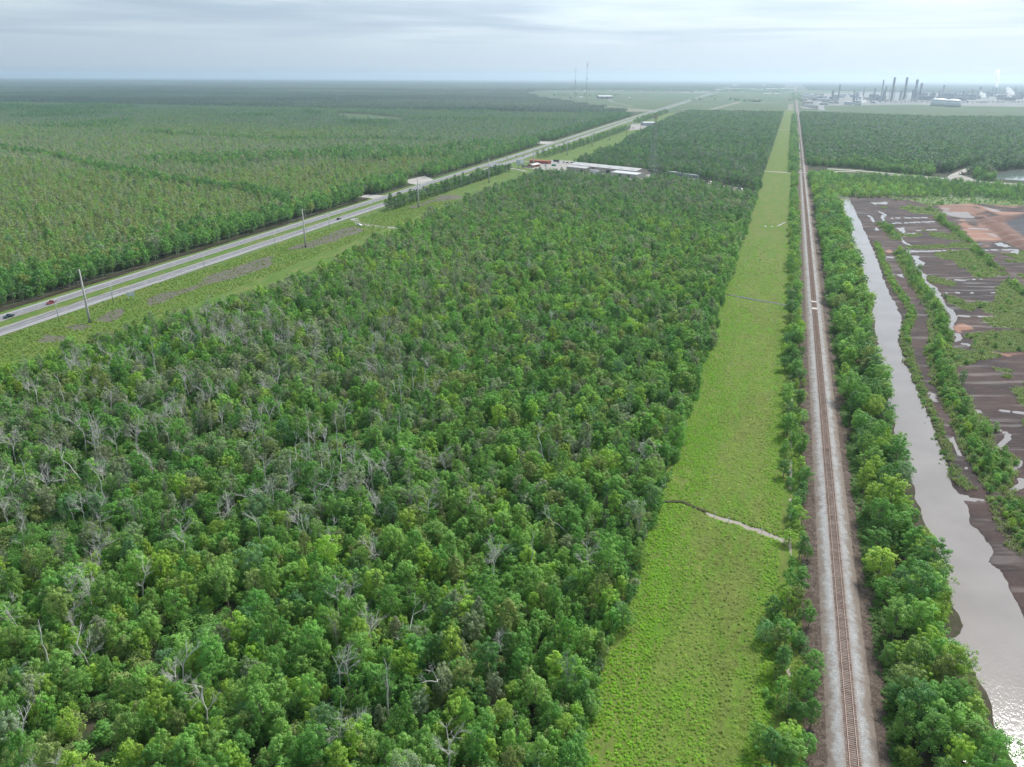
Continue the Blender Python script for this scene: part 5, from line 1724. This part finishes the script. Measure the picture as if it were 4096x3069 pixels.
vehicle('pickup_truck', 'pickup', M['paint_red'], (lane_x(316, -1, 0) + .4, 316, .25), road_rz(316, True), 'dark red pickup truck on the far carriageway')
vehicle('pickup_truck', 'pickup', M['paint_blue'], (lane_x(288, -1, 0) + .8, 288, .25), road_rz(288, True), 'dark blue pickup truck at the left edge of the highway')
vehicle('suv', 'suv', M['paint_black'], (lane_x(611, 1, 1) + .6, 611, .25), road_rz(611), 'black car in the near lanes left of the creek')
vehicle('pickup_truck', 'pickup', M['paint_white'], (-338.5, 591.5, .1), R(-20), 'white pickup truck parked on grass beside the creek')
vehicle('pickup_truck', 'pickup', M['paint_black'], (lane_x(779, -1, 0), 779, .25), road_rz(779, True), 'black pickup truck on the far lanes by the first trees')
vehicle('van', 'van', M['paint_white'], (lane_x(845, 1, 0), 845, .25), road_rz(845), 'white van beside the screen of trees')
vehicle('car', 'car', M['paint_black'], (lane_x(1229, 1, 0), 1229, .25), road_rz(1229), 'dark car near the orange road signs')
vehicle('truck', 'truck', M['paint_white'], (lane_x(2429, -1, 0), 2429, .25), road_rz(2429, True), 'white box truck far along the highway')
vehicle('car', 'car', M['paint_white'], (lane_x(2198, -1, 0), 2198, .25), road_rz(2198, True), 'white car far along the highway behind the truck')
vehicle('car', 'suv', M['paint_white'], (lane_x(1520, 1, 0), 1520, .25), road_rz(1520), 'white car in the near lanes past the driveway')
for i, (yy, sg) in enumerate(((1172, -1), (1205, 1))):
    e = tag(empty('road_work_sign', (hx(yy) + sg*3.2, yy, 0), R(-18)), 'orange diamond road sign in the highway median, %s one' % ('left' if i == 0 else 'right'), 'road sign', 'orange road signs')
    MB().add([(0, -.04, .9), (1.3, -.04, 2.2), (0, -.04, 3.5), (-1.3, -.04, 2.2), (0, .04, .9), (1.3, .04, 2.2), (0, .04, 3.5), (-1.3, .04, 2.2)], [(0, 1, 2, 3), (7, 6, 5, 4), (0, 4, 5, 1), (1, 5, 6, 2), (2, 6, 7, 3), (3, 7, 4, 0)]).build('panel', M['orange_sign'], e)
    MB().tube((0, .1, 0), (0, .1, 3.2), .06, .06, 6).build('post', M['galvanised'], e)


# ------------------------------------------------------------------ buildings
def hall(name, c, sx, sy, h, rise, rz, wall, roof, label, cat='building', doors=(), group=None, bays=0):
    """gabled hall, ridge along its local x"""
    e = tag(empty(name, (c[0], c[1], 0), rz), label, cat, group)
    x, y = sx/2, sy/2
    MB().add([(-x, -y, 0), (x, -y, 0), (x, y, 0), (-x, y, 0), (-x, -y, h), (x, -y, h), (x, y, h), (-x, y, h), (-x, 0, h + rise), (x, 0, h + rise)],
             [(0, 1, 5, 4), (2, 3, 7, 6), (1, 2, 6, 9, 5), (3, 0, 4, 8, 7)]).build('wall', wall, e)
    b = MB()
    t, o_ = .18, .6
    for s in (-1, 1):
        ez = h - o_*rise/y
        b.add([(-x - o_, s*(y + o_), ez + .03), (x + o_, s*(y + o_), ez + .03), (x + o_, 0, h + rise + .03), (-x - o_, 0, h + rise + .03),
               (-x - o_, s*(y + o_), ez + t), (x + o_, s*(y + o_), ez + t), (x + o_, 0, h + rise + t), (-x - o_, 0, h + rise + t)],
              [(3, 2, 1, 0), (4, 5, 6, 7), (0, 1, 5, 4), (1, 2, 6, 5), (3, 0, 4, 7)])
    rf = b.build('roof', roof, e)
    for k in range(bays):
        px_ = -x + (k + .5)*sx/bays
        for s in (-1, 1):
            MB().box((px_, s*y*.5, h + rise*.5 + t + .05), (sx/bays*.28, y*.34, .06)).build('skylight', M['roof_white'], rf)
    for (side, at_, dw, dh) in doors:
        if side in 'sn':
            MB().box((at_, (-1 if side == 's' else 1)*(y + .03), dh/2), (dw, .1, dh)).build('door', M['door_dark'], e)
        else:
            MB().box(((1 if side == 'e' else -1)*(x + .03), at_, dh/2), (.1, dw, dh)).build('door', M['door_dark'], e)
    return e


sheet('industrial_yard', [(-352, 1150), (-346, 1078), (-300, 1040), (-165, 980), (-150, 1000), (-150, 1075), (-240, 1130), (-300, 1190), (-340, 1195)], .07, M['yard'], jit=2, seg=8)
sheet('yard_driveway', [(-394, 1148), (-372, 1153), (-340, 1154), (-340, 1164), (-372, 1163), (-394, 1160)], .08, M['yard'])
sheet('yard_driveway', [(-388, 1052), (-362, 1057), (-348, 1047), (-331, 1031), (-326, 1036), (-345, 1053), (-361, 1066), (-388, 1064)], .08, M['yard'])
RZB = math.atan2(1048 - 1099, -174 + 277)
hall('warehouse', (-224, 1067), 112, 26, 6.6, 2.2, RZB, M['wall_beige'], M['roof_pale'], 'long beige warehouse with a pale flat gable roof', doors=[('s', -30, 6, 4.5), ('s', 10, 6, 4.5), ('e', 5, 3, 3)], bays=6)
hall('warehouse', (-262, 1062), 34, 16, 5.5, 1.4, RZB, M['wall_beige'], M['roof_pale'], 'lower beige annex at the left front of the long warehouse', doors=[('s', 10, 4, 3.5)])
hall('shed', (-187, 1023), 40, 20, 5.0, 1.2, RZB, M['wall_cream'], M['roof_white'], 'cream shed with white roof in front of the long warehouse', doors=[('s', -8, 5, 3.6), ('s', 6, 5, 3.6)])
hall('office_building', (-337, 1092), 20, 9, 3.4, 1.4, R(75), M['orange_wall'], M['roof_white'], 'orange red office with white roof behind a wooden fence', doors=[('s', 0, 2, 2.4), ('w', -2, 1.6, 1.6), ('w', 2, 1.6, 1.6)])
hall('office_building', (-342, 1141), 32, 8, 4.0, .8, R(-9), M['orange_wall'], M['orange_wall'], 'long orange building at the back of the yard')
for i, (a, c, rz) in enumerate(((-238, 1048, RZB), (-206, 1033, RZB))):
    e = tag(empty('semi_trailer', (a, c, 0), rz), 'white semi trailer parked before the warehouse, %s one' % ('left' if i == 0 else 'right'), 'trailer', 'white trailers at the warehouse')
    MB().box((0, 0, 2.6), (14, 2.6, 2.9)).build('box', M['paint_white'], e)
    for k in range(9): MB().box((-6.2 + k*1.55, -1.325, 2.6), (.09, .05, 2.8)).build('rib', M['galvanised'], e)
    for wx in (-5.2, -4.0, 4.6):
        for s in (-1, 1): MB().tube((wx, s*.9, .5), (wx, s*1.25, .5), .5, .5, 12).build('wheel', M['tyre'], e)
for i, (a, c, L) in enumerate(((-132, 1066, 34), (-108, 1046, 26), (-158, 1078, 16))):
    e = tag(empty('site_trailer', (a, c, 0), R(-38)), 'long pale mobile office right of the warehouse, %s one' % ('middle', 'right', 'left')[i], 'site trailer', 'mobile offices')
    MB().box((0, 0, 2.0), (L, 5.5, 2.9)).build('box', M['wall_grey'], e)
    MB().box((0, 0, 3.55), (L + .5, 6, .18)).build('roof', M['roof_white'], e)
    for k in range(int(L/4)): MB().box((-L/2 + 2 + k*4, -2.78, 2.2), (1.2, .06, 1.0)).build('window', M['glass'], e)
for i in range(14):
    a, c = -104 + i*5.6 + rnd.uniform(-2, 2), 1024 - i*7.5 + rnd.uniform(-9, 9)
    pm = (M['paint_white'], M['paint_silver'], M['paint_red'], M['paint_black'], M['rim'])[i % 5]
    st = ('car', 'suv', 'pickup', 'van')[i % 4]
    later(vehicle('junk_car', st, pm, (a, c, .08), rnd.uniform(0, 6.28), None), '%s derelict %s among trees right of the warehouse' % (('white', 'silver', 'red', 'black', 'grey')[i % 5], {'suv': 'estate car', 'pickup': 'pickup truck'}.get(st, st)), 'vehicle', 'derelict vehicles')
sheet('junk_yard', [(-120, 1040), (-100, 1035), (-24, 930), (-40, 900), (-80, 960), (-115, 1010)], .06, M['field_bare'], jit=3, seg=9)
for i, (a, c, st, pm, nm) in enumerate(((-318, 1156, 'pickup', 'paint_white', 'white pickup'), (-311, 1160, 'van', 'paint_white', 'white van'), (-305, 1157, 'pickup', 'paint_black', 'black pickup'), (-299, 1161, 'car', 'paint_black', 'black car'), (-327, 1118, 'car', 'paint_white', 'white car'), (-322, 1103, 'suv', 'paint_silver', 'silver car'))):
    vehicle('parked_vehicle', st, M[pm], (a, c, .1), rnd.uniform(0, 6.28), nm + ' parked in the pale yard behind the orange office')
o = MB().box((0, 0, 1.2), (6, 2.4, 2.4)).box((0, 0, 2.46), (6.1, 2.5, .12)).build('dumpster', M['box_green'], None, (-313, 1112, 0), R(20))
tag(o, 'green steel skip in the pale yard', 'skip')
o = MB().box((0, 0, 1.4), (9, 2.5, 2.8)).box((0, 0, 2.86), (9.1, 2.6, .1)).build('container', M['door_dark'], None, (-326, 1172, 0), R(-5))
tag(o, 'dark container at the back of the pale yard', 'container')
e = tag(empty('wooden_fence', (-344, 1080, 0), R(-22)), 'wooden board fence in front of the orange office', 'fence')
for k in range(36):
    MB().box((k*.62 - 9, 0, 1.25 + rnd.uniform(-.05, .05)), (.55, .06, 2.5)).build('board', M['fence_wood'], e)
# billboard pair
for i, (a, c) in enumerate(((-350, 1062), (-345.5, 1066))):
    e = tag(empty('billboard', (a, c, 0), R(8 if i == 0 else -28)), ('white shield-shaped roadside billboard with grey lettering' if i == 0 else 'pale second face of the roadside billboard, seen edge on'), 'billboard')
    P = [(-3.1, 12), (-3.1, 6.6), (-2.4, 5.6), (-1.2, 5.0), (0, 4.8), (1.2, 5.0), (2.4, 5.6), (3.1, 6.6), (3.1, 12)]
    MB().extrude(P, -.2, .2).build('panel', M['sign_white'], e)
    MB().extrude([(x*1.03, z if z > 11 else z - .45) for x, z in P][1:-1] + [(2.95, 6.7), (2.3, 5.8), (1.1, 5.2), (0, 5.0), (-1.1, 5.2), (-2.3, 5.8), (-2.95, 6.7)], -.27, .27).build('rim', M['sign_ink'], e)
    MB().tube((0, .3, 0), (0, .3, 5), .28, .24, 10).build('post', M['dark_metal'], e)
    if i == 0:
        MB().box((0, -.215, 9.9), (5.4, .02, .5)).build('lettering', M['sign_blue'], e)
        for k in range(4): MB().box((-1.6 + k*1.05, -.215, 8.0), (.8, .02, .9)).build('lettering', M['sign_ink'], e)
        MB().box((0, -.215, 7.1), (3.6, .02, .35)).build('lettering', M['sign_blue'], e)
# yard farther up the road
sheet('second_yard', [(-362, 1936), (-330, 2040), (-322, 2090), (-330, 2255), (-372, 2275), (-406, 2200), (-392, 2060), (-372, 1990)], .07, M['yard'], jit=2, seg=10)
hall('depot', (-356, 2185), 30, 44, 7, 1.6, R(20), M['wall_grey'], M['roof_white'], 'grey depot with white roof in the farther yard', doors=[('w', 0, 5, 4)])
for i, (a, c) in enumerate(((-395, 2195), (-389, 2210), (-342, 2225), (-347, 2110), (-366, 2020), (-372, 2000))):
    st = ('truck', 'van', 'truck', 'pickup', 'van', 'car')[i]
    vehicle('parked_vehicle', st, M['paint_white'], (a, c, .1), rnd.uniform(0, 6.28), 'white %s parked in the farther yard, %s from the left' % (st, ordinal(i)))


# ------------------------------------------------------------------ masts and towers
def lattice(name, loc, h, w0, w1, label, cat, legs=3, step=6.0, r=.16, mat=None):
    e = tag(empty(name, (*loc, 0), .4), label, cat)
    mat = mat or M['tower_steel']
    cor = lambda z, k: np.array([math.cos(k*2*math.pi/legs), math.sin(k*2*math.pi/legs), 0])*(w0 + (w1 - w0)*z/h) + np.array([0, 0, z])
    for k in range(legs):
        MB().tube(cor(0, k), cor(h, k), r, r*.8, 5).build('leg', mat, e)
    b = MB()
    zs = np.arange(0, h, step)
    for z in zs:
        for k in range(legs):
            z2 = min(h, z + step)
            b.tube(cor(z, k), cor(z2, (k + 1) % legs), r*.5, r*.5, 4)
            b.tube(cor(z2, k), cor(z2, (k + 1) % legs), r*.5, r*.5, 4)
    b.build('bracing', mat, e)
    return e


e = lattice('radio_tower', (-159, 1032), 75, 5.5, 1.3, 'grey lattice radio tower with antennas standing behind the warehouse', 'tower', 4, 4.5, .17)
for k in range(6):
    a = k*math.pi/3
    MB().box((2.6*math.cos(a), 2.6*math.sin(a), 74.5), (.35, .35, 5.5)).build('antenna', M['antenna'], e)
    MB().tube((0, 0, 74), (2.6*math.cos(a), 2.6*math.sin(a), 74), .08, .08, 4).build('mount', M['tower_steel'], e)
MB().lathe((0, 0, 72), [(2.9, 0), (2.9, .2)], 8).build('platform', M['dark_metal'], e)
for nm, loc, h, lab in (('radio_mast', (-582, 2408), 154, 'taller thin radio mast rising above the horizon, right of the pair'), ('radio_mast', (-644, 2514), 146, 'thin radio mast rising above the horizon, left of the pair')):
    e = lattice(nm, loc, h, .7, .55, lab, 'mast', 3, 7.0, .12, M['process_steel'])
    for z, rr in ((h*.74, 2.4), (h*.98, 1.6)):
        MB().lathe((0, 0, z), [(rr*.6, -1.2), (rr, 0), (rr*.5, 1.4)], 8).build('antenna_cluster', M['tower_steel'], e)
    if h > 150: MB().lathe((0, 0, h), [(.3, 0), (1.5, .8), (1.5, 2.0), (.3, 3)], 10).build('beacon', M['orange_sign'], e)
e = tag(empty('water_tower', (-275, 8300, 0)), 'pale water tower on the horizon left of the track', 'water tower')
MB().lathe((0, 0, 34), [(2, -2), (13, 3), (15.5, 9), (13, 15), (6, 18.6), (1, 19.4)], 20).build('tank', M['tank_white'], e, smooth=True)
MB().lathe((0, 0, 0), [(6, 0), (3.5, 6), (3.5, 36)], 14).build('stem', M['tank_white'], e)

# levee: lamp and two diggers
e = tag(empty('levee_lamp', (170.8, 1136, .2)), 'white lamp post on the levee road', 'lamp post')
MB().tube((0, 0, 0), (0, 0, 11), .16, .12, 8).build('post', M['sign_white'], e)
MB().box((0, 0, 11.2), (2.4, .6, .5)).build('lamp_head', M['sign_white'], e)
for i, (a, c, rz) in enumerate(((207, 1128, .4), (229, 1204, 2.2))):
    e = tag(empty('digger', (a, c, .3), rz), 'small brown digger on the levee apron, %s one' % ('nearer' if i == 0 else 'farther'), 'digger', 'diggers on the levee')
    for s in (-1, 1): MB().extrude([(-2.2, .1), (-1.8, .9), (1.8, .9), (2.2, .1)], s*1.3 - .3, s*1.3 + .3).build('crawler', M['door_dark'], e)
    MB().box((-.4, 0, 1.7), (3.6, 2.6, 1.4)).build('house', M['machine'], e)
    MB().box((.8, .7, 2.7), (1.5, 1.1, 1.4)).build('cab', M['glass'], e)
    MB().path([(1.2, -.4, 1.8), (3.6, -.4, 4.4), (6.0, -.4, 3.2), (6.8, -.4, .8)], [.3, .28, .24, .2], 6).build('boom', M['machine'], e)
    MB().box((6.7, -.4, .6), (1.0, 1.1, .8), taper=.7).build('bucket', M['door_dark'], e)

# white marker stakes on the grass strip
for i, (a, c) in enumerate(((-10.8, 212.4), (-6.4, 205.5), (-2.4, 203.6), (6.9, 200.9), (-10.9, 470.2), (-11.1, 338.9), (-7.5, 563.7), (-12.0, 679.7))):
    e = empty('marker_stake', (a, c, .2))
    MB().box((0, 0, .8), (.16, .16, 1.9), taper=.8).build('post', M['stake'], e)
    MB().box((0, -.1, 1.55), (.28, .04, .34)).build('plate', M['sign_white'], e)
    later(e, 'white marker stake %s' % ('by the nearer creek' if c < 230 else 'on the grass strip'), 'stake', 'white stakes on the grass strip')

# ------------------------------------------------------------------ far fields: hall, sheds, houses
hall('farm_hall', (-1047, 4790), 86, 40, 12, 6, R(28), M['process_steel'], M['roof_white'], 'long hall with bright white roof in the far field', doors=[('s', -20, 10, 7), ('s', 10, 10, 7)])
hall('shed', (-1187, 4779), 22, 14, 6, 3, R(28), M['wall_cream'], M['roof_white'], 'small white shed left of the long field hall')
hall('shed', (-1241, 4749), 20, 14, 8, 4, R(100), M['process_dark'], M['roof_grey'], 'open dark barn left of the small white shed')
hall('shed', (-900, 4800), 14, 10, 6, 2, R(30), M['roof_white'], M['roof_white'], 'white box-like shed right of the long field hall')
hr = random.Random(5)
for i in range(64):
    t = i/63
    a = -1880 + 1240*t + hr.uniform(-40, 40); c = 7050 + hr.uniform(-110, 420)
    L = hr.choice((18, 22, 26, 34)); dark = hr.random() < .45
    e = empty('house', (a, c, 0), hr.uniform(-.3, .3) + .3)
    h_, ri, wy = hr.uniform(4, 7), hr.uniform(3, 4.5), hr.uniform(11, 16)
    x, y = L/2, wy/2
    MB().add([(-x, -y, 0), (x, -y, 0), (x, y, 0), (-x, y, 0), (-x, -y, h_), (x, -y, h_), (x, y, h_), (-x, y, h_), (-x, 0, h_ + ri), (x, 0, h_ + ri)],
             [(0, 1, 5, 4), (2, 3, 7, 6), (1, 2, 6, 9, 5), (3, 0, 4, 8, 7)]).build('wall', M['wall_cream'] if hr.random() < .5 else M['wall_grey'], e)
    MB().add([(-x - 1, -y - 1, h_ - .5), (x + 1, -y - 1, h_ - .5), (x + 1, 0, h_ + ri + .2), (-x - 1, 0, h_ + ri + .2), (x + 1, y + 1, h_ - .5), (-x - 1, y + 1, h_ - .5)], [(0, 1, 2, 3), (3, 2, 4, 5)]).build('roof', M['roof_brown'] if dark else (M['roof_white'] if hr.random() < .35 else M['roof_grey']), e)
    later(e, 'small %s-roofed house in the far row beyond the fields' % ('brown' if dark else 'pale'), 'house', 'houses in the far row')
for i, (a, c, L, wy, h_) in enumerate(((-560, 8750, 150, 60, 14), (-420, 8700, 120, 60, 12), (-170, 8600, 170, 70, 16), (-50, 8700, 110, 60, 15), (-330, 8500, 90, 40, 10), (-700, 8200, 90, 40, 10), (-180, 6560, 60, 16, 6), (-110, 6540, 40, 16, 6), (-700, 6800, 120, 24, 5), (-830, 6760, 80, 24, 5))):
    later(hall('warehouse', (a, c), L, wy, h_, 2, R(3), M['wall_cream'], M['roof_white'], None), 'white flat warehouse on the horizon between highway and track', 'warehouse', 'white warehouses on the horizon')
e = tag(empty('farmstead', (-175, 4520, 0)), 'low dark farm shed with pale yard among field trees', 'building')
MB().box((0, 0, 3), (40, 14, 6)).build('wall', M['roof_brown'], e)
MB().box((0, 0, 6.2), (42, 16, .5)).build('roof', M['roof_grey'], e)
sheet('farm_yard', [(-190, 4380), (-60, 4420), (-60, 4460), (-190, 4430)], .2, M['plant_yard'])

# ------------------------------------------------------------------ refinery
pr = random.Random(21)


def column(loc, h, r, mat, label):
    e = empty('process_column', (*loc, 0))
    MB().lathe((0, 0, 0), [(r*1.5, 0), (r, 5), (r, h - r), (r*.6, h - r*.3), (.1, h)], 14).build('shell', mat, e, smooth=True)
    k = 0
    while 10 + k*12 < h - 3:
        MB().lathe((0, 0, 10 + k*12), [(r + 1.6, 0), (r + 1.6, .6)], 12).build('platform', M['process_dark'], e)
        k += 1
    MB().box((r + .8, 0, h*.5), (.9, .9, h*.96)).build('ladder', M['process_steel'], e)
    return later(e, label, 'process column', 'columns of the refinery')


def derrick(loc, h, w, label, cap=False):
    """stepped open steel structure round a tall drum"""
    e = empty('coker_tower', (*loc, 0), .35)
    for z0, z1, ww in ((0, h*.55, w), (h*.55, h, w*.34)):
        for a in (-1, 1):
            for b_ in (-1, 1):
                MB().box((a*ww/2, b_*ww/2, (z0 + z1)/2), (1.8, 1.8, z1 - z0)).build('post', M['process_dark'], e)
        z = z0 + 6
        while z < z1 + 1:
            MB().box((0, 0, z), (ww + 2, ww + 2, 1.0)).build('deck', M['process_dark'], e)
            z += 7.5
    MB().lathe((0, 0, 4), [(w*.32, 0), (w*.32, h*.5), (w*.1, h*.55)], 14).build('drum', M['process_steel'], e, smooth=True)
    MB().box((0, 0, h*.78), (w*.3, w*.3, h*.42)).build('lift_shaft', M['process_dark'], e)
    return tag(e, label, 'tower', 'towers of the refinery')


derrick((517, 4954), 124, 19, 'tall dark stepped tower of the refinery, left of the twin pair')
derrick((612, 5243), 125, 20, 'tall dark stepped tower of the refinery, right of the twin pair')
derrick((700, 5500), 112, 24, 'wide dark tower just right of the twin refinery towers')
derrick((735, 5560), 92, 22, 'lower dark tower at the right foot of the wide tower')
derrick((1280, 6744), 64, 30, 'dark squat tower at the right of the refinery')
for i, (a, c, h, r) in enumerate(((1394, 6808, 62, 4), (1352, 6700, 66, 4.5), (1560, 7000, 62, 5), (1620, 7000, 52, 4), (1700, 7150, 60, 5), (505, 5400, 112, 3.2), (880, 5700, 84, 4), (205, 4760, 60, 5), (250, 5050, 86, 3.4), (345, 5000, 48, 4), (395, 4700, 44, 4), (440, 5100, 70, 4), (470, 4900, 62, 5), (570, 5050, 58, 4), (640, 4980, 52, 5), (665, 5300, 60, 5), (780, 5350, 46, 5), (830, 5500, 56, 4), (930, 5600, 44, 5), (1010, 5800, 50, 5), (1080, 5900, 60, 4), (1150, 6100, 48, 5), (1250, 6300, 42, 6), (300, 4550, 36, 5), (1480, 6500, 40, 6), (1750, 7300, 46, 5), (420, 5600, 66, 4), (360, 5500, 52, 4), (545, 5600, 74, 4))):
    column((a, c), h, r, M[('process_steel', 'process_dark', 'process_light', 'process_steel')[i % 4]], '%s process column in the far refinery' % ('grey', 'dark', 'pale', 'grey')[i % 4])
for i in range(90):
    a = pr.uniform(60, 420) if i < 40 else pr.uniform(380, 1700)
    c = (4150 + pr.random()**1.3*2600) if i < 40 else 4520 + (a - 380)*1.1 + pr.random()*1500
    w_, d_, h_ = pr.uniform(14, 60), pr.uniform(14, 40), pr.uniform(6, 15) if i < 40 else pr.uniform(9, 30)
    mt = M[pr.choice(('process_light', 'wall_cream', 'process_steel', 'wall_grey', 'roof_white') if i < 40 else ('process_steel', 'process_dark', 'process_light', 'process_blue', 'process_steel'))]
    e = empty('plant_building' if i < 40 else 'process_unit', (a, c, 0), pr.uniform(-.3, .3))
    MB().box((0, 0, h_/2), (w_, d_, h_)).build('block', mt, e)
    if i < 40:
        MB().box((0, 0, h_ + .4), (w_ + 1.5, d_ + 1.5, .7)).build('roof', M[pr.choice(('roof_white', 'roof_pale', 'roof_grey'))], e)
        later(e, '%s plant building left of the refinery towers' % ('low' if h_ < 10 else 'taller'), 'plant building', 'plant buildings')
    else:
        for k in range(3):
            MB().tube((pr.uniform(-w_/2, w_/2)*.8, pr.uniform(-d_/2, d_/2)*.8, h_*.6), (pr.uniform(-w_/2, w_/2)*.8, pr.uniform(-d_/2, d_/2)*.8, h_ + pr.uniform(4, 18)), 1.6, 1.3, 8).build('vent', M['process_light'], e)
        for k in range(2):
            MB().box((0, 0, h_*(.45 + .4*k)), (w_ + 3, d_ + 3, .7)).build('deck', M['process_dark'], e)
        later(e, '%s process block in the refinery' % ('small' if w_ < 30 else 'wide'), 'process unit', 'process units of the refinery')
for i, (a, c) in enumerate(((692, 4164), (655, 4290))):
    e = tag(empty('storage_tank', (a, c, 0)), 'large white domed storage tank, %s of the two' % ('right and nearer' if i == 0 else 'left and farther'), 'storage tank', 'large white tanks')
    rr = 35
    MB().lathe((0, 0, 0), [(rr, 0), (rr, 24)], 36).build('shell', M['tank_white'], e, smooth=True)
    MB().lathe((0, 0, 24), [(rr + .4, 0), (rr*.86, 4), (rr*.6, 7.4), (rr*.3, 9.2), (1, 9.8)], 36).build('dome', M['roof_white'], e, smooth=True)
    for z in (8, 16, 23.4): MB().lathe((0, 0, z), [(rr + .5, 0), (rr + .5, .7)], 36).build('band', M['process_light'], e)
e = tag(empty('storage_sphere', (694, 4690, 0)), 'white spherical storage tank left of the domed tanks', 'storage tank')
MB().lathe((0, 0, 13), [(.2, -12), (6, -10.4), (10.4, -6), (12, 0), (10.4, 6), (6, 10.4), (.2, 12)], 24).build('sphere', M['tank_white'], e, smooth=True)
for k in range(8): MB().tube((11*math.cos(k*.785), 11*math.sin(k*.785), 0), (11*math.cos(k*.785), 11*math.sin(k*.785), 12), .6, .6, 6).build('leg', M['process_light'], e)
for i in range(16):
    a = 470 + i*70 + pr.uniform(-20, 20)
    c = 4700 + (a - 470)*.5 + pr.uniform(-60, 60)
    L = pr.uniform(60, 130)
    e = empty('pipe_rack', (a, c, 0), pr.uniform(-.1, .5))
    for k in range(3): MB().tube((-L/2, k*2.4 - 2.4, 7 + 2*(k % 2)), (L/2, k*2.4 - 2.4, 7 + 2*(k % 2)), .9, .9, 6).build('pipe', M['process_light'], e)
    for k in range(5): MB().box((-L/2 + k*L/4, 0, 4), (1, 7, 8)).build('support', M['process_dark'], e)
    later(e, 'pale pipe rack along the front of the refinery', 'pipe rack', 'pipe racks')
for i in range(22):                                            # substation
    a, c = 50 + (i % 11)*5.4 + pr.uniform(-1, 1), 3960 - (i % 11)*30 - (i//11)*24
    e = empty('switch_frame', (a, c, 0), .3)
    for s in (-1, 1): MB().box((s*3, 0, 5), (.8, .8, 10)).build('post', M['process_light'], e)
    MB().box((0, 0, 10), (8, 1, .9)).build('beam', M['process_light'], e)
    MB().box((0, 0, 2), (3, 3, 4)).build('transformer', M['process_dark'], e)
    later(e, 'grey switch frame in the substation beside the track', 'switch frame', 'frames of the substation')

# steam from the refinery
m, N = new_mat('steam')
pv = N.n('ShaderNodeVolumePrincipled')
pv.inputs['Color'].default_value = (1, 1, 1, 1)
pv.inputs['Density'].default_value = .05
pv.inputs['Anisotropy'].default_value = .55
om = N.n('ShaderNodeOutputMaterial')
N.put(om.inputs[1], pv.outputs[0])
M['steam'] = m
for nm, puffs, lab in (('a', [(1394, 6808, 66, 9), (1391, 6806, 80, 13), (1388, 6808, 98, 17), (1384, 6805, 116, 19), (1378, 6806, 135, 18), (1374, 6808, 150, 22), (1378, 6810, 168, 17)], 'white steam plume rising above the stack at the right'),
                       ('b', [(1440, 6500, 12, 16), (1425, 6500, 26, 20), (1410, 6500, 42, 18), (1400, 6500, 56, 12)], 'white steam drifting at the foot of the right stacks'),
                       ('c', [(1240, 6400, 10, 18), (1225, 6400, 22, 14), (1212, 6400, 36, 9)], 'white steam at the foot of the squat tower'),
                       ('d', [(355, 4690, 6, 9), (349, 4690, 18, 8), (346, 4690, 32, 6), (343, 4690, 46, 4), (366, 4690, 8, 8)], 'white steam jet at the left of the refinery')):
    e = MB()
    for (a, c, z, r_) in puffs:
        prof = [(max(.05, r_*math.sin(t)*(1 + .12*math.sin(5*t + a))), -r_*math.cos(t)) for t in np.linspace(.02, math.pi - .02, 9)]
        e.lathe((a - puffs[0][0], c - puffs[0][1], z), prof, 14)
    o = e.build('steam_plume', M['steam'], None, (puffs[0][0], puffs[0][1], 0), smooth=True)
    tag(o, lab, 'steam', kind='stuff')

# ------------------------------------------------------------------ haze
m, N = new_mat('haze')
pv = N.n('ShaderNodeVolumePrincipled')
pv.inputs['Color'].default_value = (.66, .80, .93, 1)
pv.inputs['Density'].default_value = 7.4e-5
pv.inputs['Anisotropy'].default_value = 0.55
om = N.n('ShaderNodeOutputMaterial')
N.put(om.inputs[1], pv.outputs[0])
B_ = 28600.0
o = MB().box((0, 0, 94), (2*B_, 2*B_, 192)).build('haze', m)
tag(o, kind='stuff')

# ------------------------------------------------------------------ ordinals for look-alikes
by = {}
for lab, o in PENDING: by.setdefault(lab, []).append(o)
bpy.context.view_layer.update()
for lab, L in by.items():
    if len(L) == 1:
        L[0]['label'] = lab
        continue
    L.sort(key=lambda o: image_xy(o.matrix_world.translation)[0])
    for i, o in enumerate(L): o['label'] = '%s, %s from left' % (lab, ordinal(i))
